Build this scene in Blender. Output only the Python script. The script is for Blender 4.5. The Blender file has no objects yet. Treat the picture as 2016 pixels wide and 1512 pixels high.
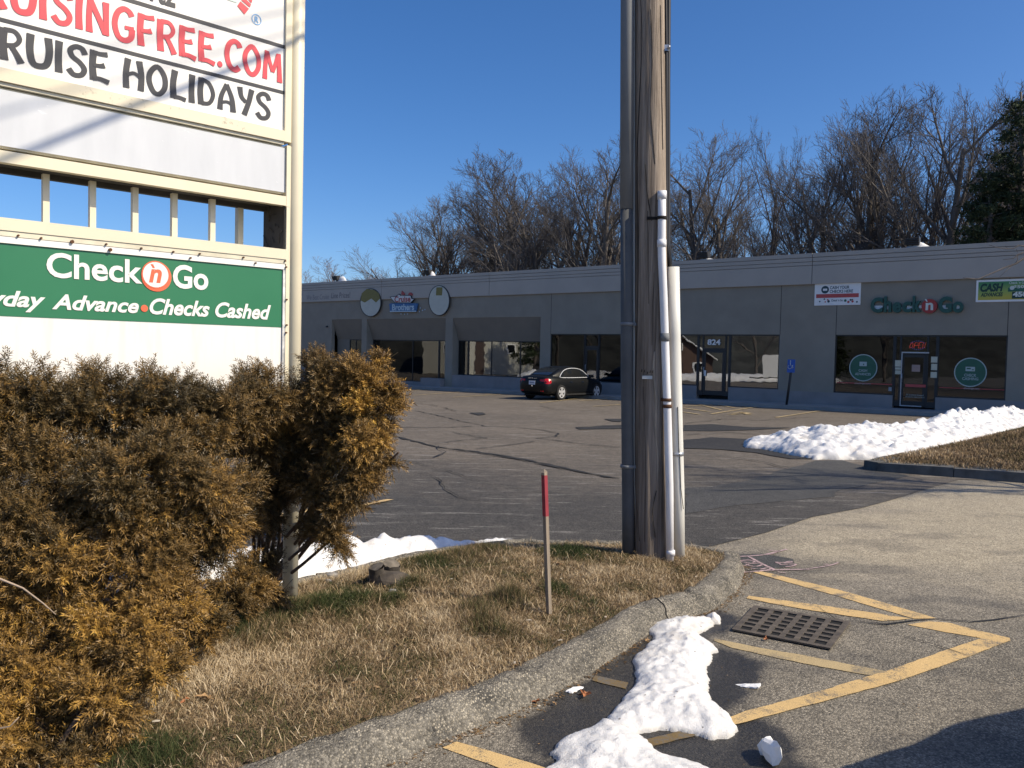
import bpy, math, random
import numpy as np
from mathutils import Vector, Matrix

random.seed(7)
RNG = np.random.default_rng(7)
SC = bpy.context.scene
COL = SC.collection
R = math.radians

# ------------------------------------------------------------------ camera, sky, sun, exposure
FPX, PITCH, ROLL, CZ = 1630.0, R(2.164), R(1.27), 1.95
_f = Vector((0, math.cos(PITCH), -math.sin(PITCH)))
_r = Vector((1, 0, 0))
_u = _r.cross(_f)
CR = _r * math.cos(ROLL) + _u * math.sin(ROLL)
CU = _u * math.cos(ROLL) - _r * math.sin(ROLL)
CAM = Vector((0, 0, CZ))
cd = bpy.data.cameras.new('camera')
cd.sensor_width = 36.0
cd.lens = 36.0 * FPX / 2016.0
cd.clip_start, cd.clip_end = 0.05, 3000
cam = bpy.data.objects.new('camera', cd)
COL.objects.link(cam)
_m = Matrix((CR, CU, -_f)).transposed().to_4x4()
_m.translation = CAM
cam.matrix_world = _m
SC.camera = cam

SUN_EL, SUN_AZ = R(42), R(-20)          # azimuth measured from +X towards +Y
S = Vector((math.cos(SUN_EL) * math.cos(SUN_AZ), math.cos(SUN_EL) * math.sin(SUN_AZ), math.sin(SUN_EL)))
sl = bpy.data.lights.new('sun', 'SUN')
sl.energy, sl.angle, sl.color = 5.0, R(0.53), (1.0, 0.88, 0.68)
so = bpy.data.objects.new('sun', sl)
COL.objects.link(so)
so.rotation_euler = (-S).to_track_quat('-Z', 'Y').to_euler()

wd = bpy.data.worlds.new('World')
SC.world = wd
wd.use_nodes = True
wn = wd.node_tree
for n_ in list(wn.nodes):
    wn.nodes.remove(n_)
sky = wn.nodes.new('ShaderNodeTexSky')
sky.sky_type = 'NISHITA'
sky.sun_disc = False
sky.sun_elevation = SUN_EL
sky.sun_rotation = math.pi / 2 - SUN_AZ
sky.altitude, sky.air_density, sky.dust_density, sky.ozone_density = 100, 0.75, 1.3, 4.0
bg = wn.nodes.new('ShaderNodeBackground')
bg.inputs['Strength'].default_value = 0.15
wo = wn.nodes.new('ShaderNodeOutputWorld')
hs_ = wn.nodes.new('ShaderNodeHueSaturation'); hs_.inputs['Saturation'].default_value = 1.24; hs_.inputs['Hue'].default_value = .504
wn.links.new(sky.outputs[0], hs_.inputs['Color']); wn.links.new(hs_.outputs[0], bg.inputs[0])
wn.links.new(bg.outputs[0], wo.inputs[0])

vs = SC.view_settings
vs.view_transform, vs.look, vs.exposure, vs.gamma = 'Standard', 'None', 0.10, 1.0
vs.use_curve_mapping = False
SC.cycles.max_bounces = 6
SC.cycles.transparent_max_bounces = 12

# ------------------------------------------------------------------ points in the place
def ray(x, y):
    return _f + CR * ((x - 1008) / FPX) - CU * ((y - 756) / FPX)

GA, GB, GC = 0.00656, -0.0054, 0.0697   # the lot slopes down about 1 % towards the far left
def gz(x, y):
    return GA * x + GB * y + GC

def gnd(px, py, dz=0.0):
    d = ray(px, py)
    t = (GC + dz - CZ) / (d.z - GA * d.x - GB * d.y)
    return CAM + d * t

def at(px, py, Y):
    d = ray(px, py)
    return CAM + d * (Y / d.y)

FP0 = Vector((15.3, 31.5, 0)); FL = Vector((-.772, .636, 0)).normalized(); FN = Vector((-FL.y, FL.x, 0))
if FN.y > 0: FN = -FN
def FP(s, z, o=0.0):                    # a point on the shop front: metres along it, height, metres in front
    return FP0 + FL * s + FN * o + Vector((0, 0, z))
def fac(px, py, o=0.0):
    d = ray(px, py); t = (FP0 + FN * o - CAM).dot(FN) / d.dot(FN); q = CAM + d * t
    return (q - FP0).dot(FL), q.z
def fgz(s, o=0.0):
    q = FP(s, 0, o); return gz(q.x, q.y)

SP0 = Vector((-1.51, 5.66, 0)); SD = Vector((-.716, -.698, 0)).normalized(); SN = Vector((-SD.y, SD.x, 0))
if SN.y > 0: SN = -SN
def SP(t, z, o=0.0):                    # a point on the roadside sign
    return SP0 + SD * t + SN * o + Vector((0, 0, z))
def sgn(px, py, o=0.0):
    d = ray(px, py); t = (SP0 + SN * o - CAM).dot(SN) / d.dot(SN); q = CAM + d * t
    return (q - SP0).dot(SD), q.z

# ------------------------------------------------------------------ scene bookkeeping
def props(o, label=None, cat=None, group=None, kind=None):
    if label: o['label'] = label
    if cat: o['category'] = cat
    if group: o['group'] = group
    if kind: o['kind'] = kind
    return o

def thing(name, label, cat, loc=(0, 0, 0), rz=0.0, group=None):
    o = bpy.data.objects.new(name, None)
    COL.objects.link(o)
    o.location = loc
    o.rotation_euler = (0, 0, rz)
    o.empty_display_size = 0.2
    o['_loc'] = (loc[0], loc[1], loc[2], rz)
    return props(o, label, cat, group)

def root_matrix(e):
    x, y, z, a = e['_loc']
    return Matrix.Translation((x, y, z)) @ Matrix.Rotation(a, 4, 'Z')

def link(name, mesh, mat, parent=None, root=None, local=False):
    """one mesh object; world-built children keep their place under their thing"""
    o = bpy.data.objects.new(name, mesh)
    COL.objects.link(o)
    mats = mat if isinstance(mat, (list, tuple)) else [mat]
    if not mesh.materials:
        for m in mats: mesh.materials.append(m)
    if parent is not None:
        o.parent = parent
        e = root if root is not None else parent
        if not local and '_loc' in e and parent is e:
            o.matrix_parent_inverse = root_matrix(e).inverted()
    return o

def copy_tree(o, parent=None):
    c = o.copy(); COL.objects.link(c)
    if parent is not None:
        c.parent = parent; c.matrix_parent_inverse = o.matrix_parent_inverse.copy()
    for ch in list(o.children): copy_tree(ch, c)
    return c

class MB:
    """collects faces for one mesh object"""
    def __init__(self): self.v = []; self.f = []; self.mi = []; self.sm = []
    def add(self, vs_, fs, mi=0, smooth=False):
        k = len(self.v)
        self.v += [tuple(p) for p in vs_]
        for q in fs:
            self.f.append(tuple(i + k for i in q)); self.mi.append(mi); self.sm.append(smooth)
        return self
    def hexa(self, p, mi=0):            # p: 8 corners, bottom 4 then top 4
        return self.add(p, [(3, 2, 1, 0), (4, 5, 6, 7), (0, 1, 5, 4), (1, 2, 6, 5), (2, 3, 7, 6), (3, 0, 4, 7)], mi)
    def box(self, c, s, rz=0.0, mi=0):
        x, y, z = s[0] / 2, s[1] / 2, s[2] / 2
        ca, sa = math.cos(rz), math.sin(rz)
        P = [(-x, -y, -z), (x, -y, -z), (x, y, -z), (-x, y, -z), (-x, -y, z), (x, -y, z), (x, y, z), (-x, y, z)]
        return self.hexa([(c[0] + a * ca - b * sa, c[1] + a * sa + b * ca, c[2] + d) for a, b, d in P], mi)
    def fbox(self, s0, s1, z0, z1, o0, o1, mi=0, P=None):     # box in the shop-front frame (or the sign's)
        P = P or FP
        return self.hexa([P(s0, z0, o0), P(s1, z0, o0), P(s1, z0, o1), P(s0, z0, o1),
                          P(s0, z1, o0), P(s1, z1, o0), P(s1, z1, o1), P(s0, z1, o1)], mi)
    def tube(self, pts, rad, n=8, mi=0, caps=True, smooth=True):
        pts = [Vector(p) for p in pts]
        if not hasattr(rad, '__len__'): rad = [rad] * len(pts)
        k = len(self.v); m = len(pts)
        ref = None
        for i, p in enumerate(pts):
            d = (pts[min(i + 1, m - 1)] - pts[max(i - 1, 0)]).normalized()
            if ref is None:
                ref = Vector((1, 0, 0)) if abs(d.x) < .9 else Vector((0, 1, 0))
            a = (ref - d * ref.dot(d)).normalized(); b = d.cross(a); ref = a
            for j in range(n):
                t = 2 * math.pi * j / n
                self.v.append(tuple(p + a * (rad[i] * math.cos(t)) + b * (rad[i] * math.sin(t))))
        for i in range(m - 1):
            for j in range(n):
                j2 = (j + 1) % n
                self.f.append((k + i * n + j, k + i * n + j2, k + (i + 1) * n + j2, k + (i + 1) * n + j)); self.mi.append(mi); self.sm.append(smooth)
        if caps:
            self.f.append(tuple(k + j for j in reversed(range(n)))); self.mi.append(mi); self.sm.append(False)
            self.f.append(tuple(k + (m - 1) * n + j for j in range(n))); self.mi.append(mi); self.sm.append(False)
        return self
    def prism(self, poly, P, o0, o1, mi=0):  # 2-D outline (a,b) through frame P(a,b,o)
        n = len(poly)
        v = [P(a, b, o0) for a, b in poly] + [P(a, b, o1) for a, b in poly]
        return self.add(v, [tuple(range(n)), tuple(range(2 * n - 1, n - 1, -1))] + [(i, (i + 1) % n, n + (i + 1) % n, n + i) for i in range(n)], mi)
    def mesh(self, name):
        me = bpy.data.meshes.new(name)
        me.from_pydata(self.v, [], self.f)
        me.polygons.foreach_set('material_index', self.mi)
        me.polygons.foreach_set('use_smooth', self.sm)
        me.update()
        return me
    def build(self, name, mat, parent=None, **kw):
        me = self.mesh(name)
        import bmesh
        bm = bmesh.new(); bm.from_mesh(me); bmesh.ops.recalc_face_normals(bm, faces=bm.faces[:]); bm.to_mesh(me); bm.free()
        return link(name, me, mat, parent, **kw)

def np_mesh(name, V, Fq, attrs=None, smooth=False):
    """big mesh from numpy: V (n,3), Fq (m,k) or list of such arrays"""
    me = bpy.data.meshes.new(name)
    Fl = Fq if isinstance(Fq, list) else [Fq]
    Fl = [f for f in Fl if len(f)]
    nl = sum(f.size for f in Fl); nf = sum(len(f) for f in Fl)
    me.vertices.add(len(V)); me.vertices.foreach_set('co', np.ascontiguousarray(V, dtype=np.float32).ravel())
    me.loops.add(nl); me.polygons.add(nf)
    me.loops.foreach_set('vertex_index', np.concatenate([f.ravel() for f in Fl]).astype(np.int32))
    tot = np.concatenate([np.full(len(f), f.shape[1]) for f in Fl])
    st = np.concatenate([[0], np.cumsum(tot)[:-1]])
    me.polygons.foreach_set('loop_start', st.astype(np.int32))
    try: me.polygons.foreach_set('loop_total', tot.astype(np.int32))
    except Exception: pass
    if smooth: me.polygons.foreach_set('use_smooth', np.ones(nf, dtype=bool))
    for k, a in (attrs or {}).items():
        at_ = me.attributes.new(k, 'FLOAT', 'POINT'); at_.data.foreach_set('value', np.ascontiguousarray(a, dtype=np.float32))
    me.update(calc_edges=True)
    me.validate()
    return me

# numpy noise
def _hash(ix, iy, seed):
    h = (ix.astype(np.int64) * 374761393 + iy.astype(np.int64) * 668265263 + seed * 974711) & 0xffffffff
    h = ((h ^ (h >> 13)) * 1274126177) & 0xffffffff
    return ((h ^ (h >> 16)) & 0xffff) / 65535.0
def vnoise(x, y, seed=0):
    ix, iy = np.floor(x), np.floor(y); fx, fy = x - ix, y - iy
    fx = fx * fx * (3 - 2 * fx); fy = fy * fy * (3 - 2 * fy)
    a, b, c, d = _hash(ix, iy, seed), _hash(ix + 1, iy, seed), _hash(ix, iy + 1, seed), _hash(ix + 1, iy + 1, seed)
    return (a * (1 - fx) + b * fx) * (1 - fy) + (c * (1 - fx) + d * fx) * fy
def fbm(x, y, o=4, seed=0):
    s = 0; w = 1; t = 0
    for i in range(o):
        s = s + w * vnoise(x * 2 ** i, y * 2 ** i, seed + i); t += w; w *= .5
    return s / t
def sdf(X, Y, poly):                     # signed distance to a polygon, negative inside
    d = np.full(X.shape, 1e9); ins = np.zeros(X.shape, bool); n = len(poly)
    for i in range(n):
        ax, ay = poly[i][0], poly[i][1]; bx, by = poly[(i + 1) % n][0], poly[(i + 1) % n][1]
        ex, ey = bx - ax, by - ay; wx, wy = X - ax, Y - ay
        t = np.clip((wx * ex + wy * ey) / (ex * ex + ey * ey + 1e-12), 0, 1)
        d = np.minimum(d, np.hypot(wx - ex * t, wy - ey * t))
        c = ((ay <= Y) & (by > Y)) | ((by <= Y) & (ay > Y))
        xi = ax + (Y - ay) / (by - ay + 1e-12) * ex
        ins ^= c & (X < xi)
    return np.where(ins, -d, d)
def catmull(pts, n=6, closed=False):
    P = [np.array(p, float) for p in pts]; out = []; m = len(P)
    for i in range(m if closed else m - 1):
        p0 = P[(i - 1) % m] if closed or i > 0 else 2 * P[0] - P[1]
        p1, p2 = P[i], P[(i + 1) % m]
        p3 = P[(i + 2) % m] if closed or i + 2 < m else 2 * P[-1] - P[-2]
        for k in range(n):
            t = k / n
            out.append(.5 * (2 * p1 + (p2 - p0) * t + (2 * p0 - 5 * p1 + 4 * p2 - p3) * t * t + (3 * p1 - p0 - 3 * p2 + p3) * t ** 3))
    if not closed: out.append(P[-1])
    return out

# ------------------------------------------------------------------ materials
class NT:
    def __init__(self, name):
        self.m = bpy.data.materials.new(name); self.m.use_nodes = True; self.t = self.m.node_tree
        self.b = self.t.nodes['Principled BSDF']; self.out = self.t.nodes['Material Output']
    def n(self, typ, **kw):
        nd = self.t.nodes.new(typ)
        for k, v in kw.items():
            if k.startswith('i_'): nd.inputs[k[2:].replace('_', ' ')].default_value = v
            else: setattr(nd, k, v)
        return nd
    def l(self, a, b): self.t.links.new(a, b)
    def coord(self, scale=(1, 1, 1)):
        tc = self.n('ShaderNodeTexCoord'); mp = self.n('ShaderNodeMapping'); mp.inputs['Scale'].default_value = scale
        self.l(tc.outputs['Object'], mp.inputs['Vector']); return mp.outputs['Vector']
    def noise(self, vec, scale, detail=4, rough=.55):
        nd = self.n('ShaderNodeTexNoise'); nd.inputs['Scale'].default_value = scale; nd.inputs['Detail'].default_value = detail
        nd.inputs['Roughness'].default_value = rough; self.l(vec, nd.inputs['Vector']); return nd.outputs['Fac']
    def ramp(self, fac, stops):
        nd = self.n('ShaderNodeValToRGB'); e = nd.color_ramp.elements
        while len(e) < len(stops): e.new(.5)
        for i, (p, c) in enumerate(stops):
            e[i].position = p; e[i].color = (*c, 1) if len(c) == 3 else c
        self.l(fac, nd.inputs['Fac']); return nd.outputs['Color']
    def mix(self, fac, a, b, typ='MIX'):
        nd = self.n('ShaderNodeMix', data_type='RGBA', blend_type=typ)
        for s_, k in ((fac, 0), (a, 6), (b, 7)):
            if isinstance(s_, (int, float)): nd.inputs[k].default_value = s_
            elif isinstance(s_, tuple): nd.inputs[k].default_value = (*s_, 1)
            else: self.l(s_, nd.inputs[k])
        return nd.outputs[2]
    def math(self, op, a, b=0.0, c=0.0):
        nd = self.n('ShaderNodeMath', operation=op)
        for i, s_ in enumerate((a, b, c)):
            if isinstance(s_, (int, float)): nd.inputs[i].default_value = s_
            else: self.l(s_, nd.inputs[i])
        return nd.outputs[0]
    def mrange(self, v, a, b, c=0.0, d=1.0):
        nd = self.n('ShaderNodeMapRange'); nd.inputs[1].default_value = a; nd.inputs[2].default_value = b
        nd.inputs[3].default_value = c; nd.inputs[4].default_value = d; self.l(v, nd.inputs[0]); return nd.outputs[0]
    def attr(self, name): return self.n('ShaderNodeAttribute', attribute_name=name).outputs['Fac']
    def bump(self, h, strength=.3, dist=.01):
        nd = self.n('ShaderNodeBump'); nd.inputs['Strength'].default_value = strength; nd.inputs['Distance'].default_value = dist
        self.l(h, nd.inputs['Height']); self.l(nd.outputs[0], self.b.inputs['Normal'])
    def col(self, c):
        if isinstance(c, tuple): self.b.inputs['Base Color'].default_value = (*c, 1)
        else: self.l(c, self.b.inputs['Base Color'])
    def rough(self, r):
        if isinstance(r, (int, float)): self.b.inputs['Roughness'].default_value = r
        else: self.l(r, self.b.inputs['Roughness'])

MATS = {}
def mat(name, c, rough=.6, var=.12, scale=4.0, metal=0.0, bump=0.0, bscale=60.0, stretch=(1, 1, 1), spec=.5, emit=0.0):
    """plain painted / solid surface with some wear"""
    if name in MATS: return MATS[name]
    t = NT(name)
    v = t.coord(stretch)
    n1 = t.noise(v, scale, 5)
    lo = tuple(max(0, x * (1 - var)) for x in c); hi = tuple(min(1, x * (1 + var)) for x in c)
    t.col(t.ramp(n1, [(.3, lo), (.7, hi)]))
    t.rough(t.mrange(n1, .2, .8, max(.02, rough - .06), min(1, rough + .06)))
    t.b.inputs['Metallic'].default_value = metal
    t.b.inputs['Specular IOR Level'].default_value = spec
    if bump: t.bump(t.noise(v, bscale, 3), bump, .004)
    if emit:
        t.b.inputs['Emission Color'].default_value = (*c, 1); t.b.inputs['Emission Strength'].default_value = emit
    MATS[name] = t.m
    return t.m

def tint_mat(name, stops, rough=.7, spec=.25, trans=0.0):
    t = NT(name)
    t.col(t.ramp(t.attr('tint'), stops)); t.rough(rough); t.b.inputs['Specular IOR Level'].default_value = spec
    MATS[name] = t.m
    return t.m

def asphalt(name, dark, light, stone=(.42, .40, .35), amount=.35, cell=130.0, scuff=0.0, wet=False, big=.5, streak=False, ygrad=None, pale=None, bumpd=.006):
    t = NT(name)
    v = t.coord()
    big1 = t.noise(v, big, 5, .6)
    mid = t.noise(v, 6.0, 4, .6)
    base = t.ramp(t.math('ADD', t.math('MULTIPLY', big1, .6), t.math('MULTIPLY', mid, .4)), [(.36, dark), (.64, light)])
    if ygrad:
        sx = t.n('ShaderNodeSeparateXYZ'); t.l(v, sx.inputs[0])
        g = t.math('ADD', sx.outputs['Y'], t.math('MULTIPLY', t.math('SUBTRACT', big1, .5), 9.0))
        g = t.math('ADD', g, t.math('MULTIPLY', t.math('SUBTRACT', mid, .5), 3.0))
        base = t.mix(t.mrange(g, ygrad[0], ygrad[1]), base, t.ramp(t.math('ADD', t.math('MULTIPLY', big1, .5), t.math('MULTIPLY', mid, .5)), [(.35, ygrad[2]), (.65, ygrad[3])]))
    if pale: base = t.mix(t.attr('pale'), base, t.ramp(mid, [(.35, tuple(x * .82 for x in pale)), (.65, pale)]))
    vo = t.n('ShaderNodeTexVoronoi'); vo.inputs['Scale'].default_value = cell; t.l(v, vo.inputs['Vector'])
    sep = t.n('ShaderNodeSeparateColor'); t.l(vo.outputs['Color'], sep.inputs[0])
    edge = t.mrange(vo.outputs['Distance'], .15, .6, 1, 0)
    pick = t.mrange(sep.outputs[0], 1 - amount, 1 - amount * .6)
    expose = t.mrange(t.noise(v, 2.3, 4, .65), .32, .66, .25, 1)
    sf = t.math('MULTIPLY', t.math('MULTIPLY', edge, pick), expose)
    c = t.mix(sf, base, stone)
    gr = t.mrange(sep.outputs[1], 0, 1, .50, 1.5); gr3 = t.n('ShaderNodeCombineColor')
    for i_ in range(3): t.l(gr, gr3.inputs[i_])
    c = t.mix(1.0, c, gr3.outputs[0], 'MULTIPLY')
    fine = t.noise(v, 240, 2)
    c = t.mix(t.mrange(fine, .3, .7, .35, 0), c, (.02, .02, .021))
    if streak:
        tc = t.n('ShaderNodeTexCoord'); mp = t.n('ShaderNodeMapping'); mp.inputs['Rotation'].default_value = (0, 0, R(-14)); mp.inputs['Scale'].default_value = (.9, 5.5, 1)
        t.l(tc.outputs['Object'], mp.inputs['Vector'])
        s1 = t.noise(mp.outputs[0], 1.0, 8, .72)
        c = t.mix(t.math('MULTIPLY', t.mrange(s1, .56, .63, 0, .7), t.mrange(t.noise(v, 60, 2), .35, .6)), c, (.34, .32, .29))
        c = t.mix(t.mrange(s1, .34, .42, .45, 0), c, dark)
    if wet:
        w = t.attr('wet')
        c = t.mix(w, c, t.mix(.84, c, (.012, .013, .015)))
        t.rough(t.mrange(w, 0, 1, .85, .42))
    else:
        t.rough(.86)
    t.b.inputs['Specular IOR Level'].default_value = .35
    t.col(c)
    t.bump(t.math('ADD', t.math('MULTIPLY', edge, .7), t.math('MULTIPLY', fine, .6)), .6, bumpd)
    MATS[name] = t.m
    return t.m
# ------------------------------------------------------------------ ground
def sheet(name, poly, dz, m, kind='structure', label=None, parent=None):
    mb = MB(); mb.add([(p[0], p[1], gz(p[0], p[1]) + dz) for p in poly], [tuple(range(len(poly)))])
    me = mb.mesh(name)
    o = link(name, me, m, parent)
    if me.polygons[0].normal.z < 0: me.flip_normals()
    if parent is None: props(o, label, kind=kind)
    return o

M_TERR = mat('terrain_soil', (.11, .085, .055), .95, .4, .08)
sheet('terrain', [(-700, -400), (700, -400), (700, 900), (-700, 900)], -.12, M_TERR)
M_ROAD = asphalt('road_asphalt', (.12, .115, .105), (.20, .19, .17), cell=120)
sheet('road', [(-70, -30), (60, -30), (60, 16), (-70, 16)], -.02, M_ROAD)

# driveway apron: aggregate worn pale, wet where the snow melts
wetpoly = [gnd(*p) for p in [(1005, 1440), (1010, 1415), (1075, 1372), (1140, 1345), (1215, 1296), (1275, 1246), (1330, 1222), (1405, 1203), (1452, 1214), (1446, 1236),
                             (1400, 1262), (1478, 1296), (1528, 1312), (1505, 1342), (1470, 1362), (1452, 1400), (1512, 1420), (1555, 1455), (1590, 1500), (1620, 1540), (1000, 1570), (985, 1510), (1050, 1490), (1040, 1455)]]
x0, x1, y0, y1, dx = -2.6, 9.6, 1.6, 15.0, .05
gx, gy = np.meshgrid(np.arange(x0, x1, dx), np.arange(y0, y1, dx)); nx_, ny_ = gx.shape[1], gx.shape[0]
def grid_faces(ny, nx):
    i = np.arange(ny - 1)[:, None] * nx + np.arange(nx - 1)[None, :]
    return np.stack([i, i + 1, i + nx + 1, i + nx], -1).reshape(-1, 4)
wd_ = sdf(gx, gy, wetpoly) + (fbm(gx * 5, gy * 5, 4, 3) - .5) * .22
wet = np.clip(.5 - wd_ / .07, 0, 1)
damp = np.clip(.35 - np.abs(wd_) / .3, 0, .25)
dampn = np.clip((fbm(gx * .9 + 4, gy * 2.0, 4, 9) - .62) * 5, 0, .28)
pd = sdf(gx, gy, [gnd(*p) for p in [(1480, 1085), (1600, 1030), (1800, 975), (2040, 960), (2200, 1000), (2200, 1120), (2000, 1160), (1800, 1120), (1650, 1110)]]) + (fbm(gx * 1.2, gy * 2.2, 4, 15) - .5) * 1.6
pale = np.clip(.5 - pd / 1.1, 0, 1)
zz = GA * gx + GB * gy + GC + (fbm(gx * .8, gy * .8, 3, 5) - .5) * .002
me = np_mesh('driveway', np.stack([gx, gy, zz], -1).reshape(-1, 3), grid_faces(ny_, nx_), {'wet': np.maximum(np.maximum(wet, damp), dampn).ravel(), 'pale': pale.ravel()}, smooth=True)
M_DRIVE = asphalt('driveway_asphalt', (.125, .113, .092), (.275, .242, .19), stone=(.50, .445, .35), amount=.85, cell=95, wet=True, big=.33, pale=(.43, .37, .265))
props(link('driveway', me, M_DRIVE), kind='structure')

# the parking lot: darker, sealed, cracked
p1, p2 = gnd(1402, 1076), gnd(1890, 944)
kink = [gnd(*q) for q in [(1506, 1050), (1601, 1018), (1695, 1001), (1755, 985), (1815, 966)]]
lot = [p1] + kink + [p2, Vector((12, 13)), Vector((30, 18)), FP(-12, 0, 1.4), FP(55, 0, 1.4), Vector((-75, 40)), Vector((-9, -4)), Vector((-2.4, 3.4)), gnd(700, 1200), gnd(1000, 1150), gnd(1200, 1110)]
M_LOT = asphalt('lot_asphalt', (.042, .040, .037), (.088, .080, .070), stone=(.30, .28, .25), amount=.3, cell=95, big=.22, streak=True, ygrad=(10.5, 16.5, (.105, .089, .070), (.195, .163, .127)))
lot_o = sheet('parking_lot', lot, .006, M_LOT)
M_PATCH = asphalt('patch_asphalt', (.052, .052, .051), (.085, .084, .08), stone=(.25, .24, .22), amount=.25, cell=110, big=.5)
jag = random.Random(3)
def jagged(pts, amp=.03, step=.25, seed=1):
    rr = random.Random(seed); out = []
    for i in range(len(pts)):
        a, b = pts[i], pts[(i + 1) % len(pts)]
        k = max(1, int((Vector((b[0], b[1])) - Vector((a[0], a[1]))).length / step))
        for j in range(k):
            t = j / k; out.append((a[0] + (b[0] - a[0]) * t + rr.uniform(-amp, amp), a[1] + (b[1] - a[1]) * t + rr.uniform(-amp, amp)))
    return out
sheet('asphalt_patch', jagged([gnd(*q) for q in [(1352, 1012), (1450, 996), (1540, 987), (1641, 980), (1640, 970), (1730, 950), (1790, 938), (1700, 918), (1655, 906), (1610, 908), (1560, 920), (1470, 948), (1400, 960), (1350, 962)]], .04, .3, 4), .010, M_PATCH)
M_WETPATCH = asphalt('wet_asphalt', (.022, .022, .024), (.04, .04, .04), amount=.08, cell=110)
for i, pl in enumerate([[(1345, 838), (1400, 836), (1475, 842), (1560, 843), (1480, 848), (1400, 850), (1345, 849)],
                        [(1345, 868), (1400, 862), (1470, 866), (1510, 880), (1600, 899), (1660, 901), (1640, 905), (1560, 905), (1490, 893), (1420, 886), (1345, 884)],
                        [(1129, 843), (1160, 842), (1185, 839), (1225, 838), (1225, 845), (1180, 846), (1140, 847)], [(1190, 826), (1225, 826), (1225, 832), (1208, 831)],
                        [(925, 814), (950, 813), (960, 817), (940, 819)]]):
    sheet('meltwater_patch', jagged([gnd(*q) for q in pl], .05, .5, i), .018 + .002 * i, M_WETPATCH)
sheet('sealed_patch', jagged([gnd(*q) for q in [(1446, 1094), (1500, 1090), (1560, 1101), (1566, 1116), (1500, 1124), (1462, 1123)]], .03, .15, 8), .0035, M_PATCH)

# cracks in the asphalt: thin open seams
M_CRACK = mat('crack_dark', (.018, .017, .016), .95, .3, 3)
def crack(pts, w, seed, dz=.02, name='asphalt_crack'):
    rr = random.Random(seed)
    P = [gnd(*p) for p in pts]; Q = []
    for i in range(len(P) - 1):
        k = max(1, int((P[i + 1] - P[i]).length / .22))
        for j in range(k): Q.append(P[i].lerp(P[i + 1], j / k))
    Q.append(P[-1])
    off = 0; left = []; right = []
    for i, q in enumerate(Q):
        d = (Q[min(i + 1, len(Q) - 1)] - Q[max(i - 1, 0)]); nrm = Vector((-d.y, d.x, 0)).normalized()
        off = off * .7 + rr.uniform(-.05, .05); ww = w * rr.uniform(.35, 1.5) * (1 if 0 < i < len(Q) - 1 else .15)
        c = q + nrm * off
        a, b = c + nrm * ww / 2, c - nrm * ww / 2
        left.append((a.x, a.y, gz(a.x, a.y) + dz)); right.append((b.x, b.y, gz(b.x, b.y) + dz))
    n = len(Q); mb = MB(); mb.add(left + right, [(i + 1, i, n + i, n + i + 1) for i in range(n - 1)])
    o = link(name, mb.mesh(name), M_CRACK); props(o, kind='structure')
crack([(750, 850), (761, 856), (807, 868), (861, 880), (962, 895), (1075, 915), (1155, 933), (1222, 944)], .10, 1)
crack([(880, 886), (962, 897), (1075, 917), (1130, 929)], .06, 2, .021)
for i, (c_, w_) in enumerate([([(815, 809), (887, 825), (957, 841), (1021, 843), (1072, 848), (1102, 854), (1094, 860), (1056, 864), (1222, 883)], .05),
                              ([(778, 843), (855, 843), (936, 841)], .07), ([(882, 850), (928, 859), (968, 864), (847, 875)], .04), ([(1129, 843), (1182, 841), (1222, 840)], .10),
                              ([(1059, 870), (995, 879), (936, 886)], .04), ([(799, 931), (834, 935), (850, 946), (861, 955), (880, 971), (893, 982), (957, 989), (1040, 996)], .022),
                              ([(790, 905), (860, 922), (930, 945), (1060, 970), (1160, 985)], .016), ([(1345, 858), (1440, 853), (1500, 858)], .05), ([(1345, 890), (1420, 899), (1500, 912), (1560, 926)], .03),
                              ([(1350, 835), (1420, 826), (1500, 829), (1600, 822)], .05), ([(1060, 800), (1100, 808), (1200, 812)], .04), ([(780, 790), (860, 800), (900, 812)], .04), ([(860, 880), (875, 892), (850, 902), (800, 905)], .03)]):
    crack(c_, w_, 10 + i, .022 + .001 * i)
crack([(1664, 1222), (1740, 1227), (1790, 1222), (1840, 1219), (1916, 1227), (1967, 1225), (2050, 1215)], .016, 41, .009)
crack([(1743, 1244), (1796, 1257), (1869, 1282), (1900, 1296)], .008, 42, .010)
crack([(1620, 1195), (1664, 1222), (1655, 1262)], .010, 43, .010)
crack([(1645, 980), (1641, 971), (1600, 975)], .03, 44, .03)

# painted lines
def paint(name, c, wear=.45, wscale=7.0):
    t = NT(name); v = t.coord(); n1 = t.noise(v, wscale, 7, .7); n2 = t.noise(v, 130, 2)
    w = t.mrange(t.math('ADD', t.math('MULTIPLY', n1, .7), t.math('MULTIPLY', n2, .3)), wear - .05, wear + .06, 1, 0)
    c2 = t.ramp(t.noise(v, 2.5, 4), [(.3, tuple(x * .86 for x in c)), (.7, c)])
    c2 = t.mix(t.mrange(n2, .32, .68, .5, 0), c2, tuple(x * .42 for x in c))
    t.col(t.mix(w, c2, (.13, .12, .105))); t.rough(.75); t.bump(n2, .4, .004)
    return t.m
M_YEL = paint('yellow_paint', (.72, .50, .22), .43)
M_YELF = paint('yellow_paint_faded', (.52, .40, .21), .455, 4)
M_PINK = paint('pink_marking_paint', (.62, .44, .44), .46, 18)
M_YWET = paint('yellow_paint_wet', (.20, .135, .05), .47, 9)
def line_px(poly, m, dz, name='painted_line'):
    return sheet(name, jagged([gnd(*p) for p in poly], .004, .06, len(poly)), dz, m)
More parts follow.
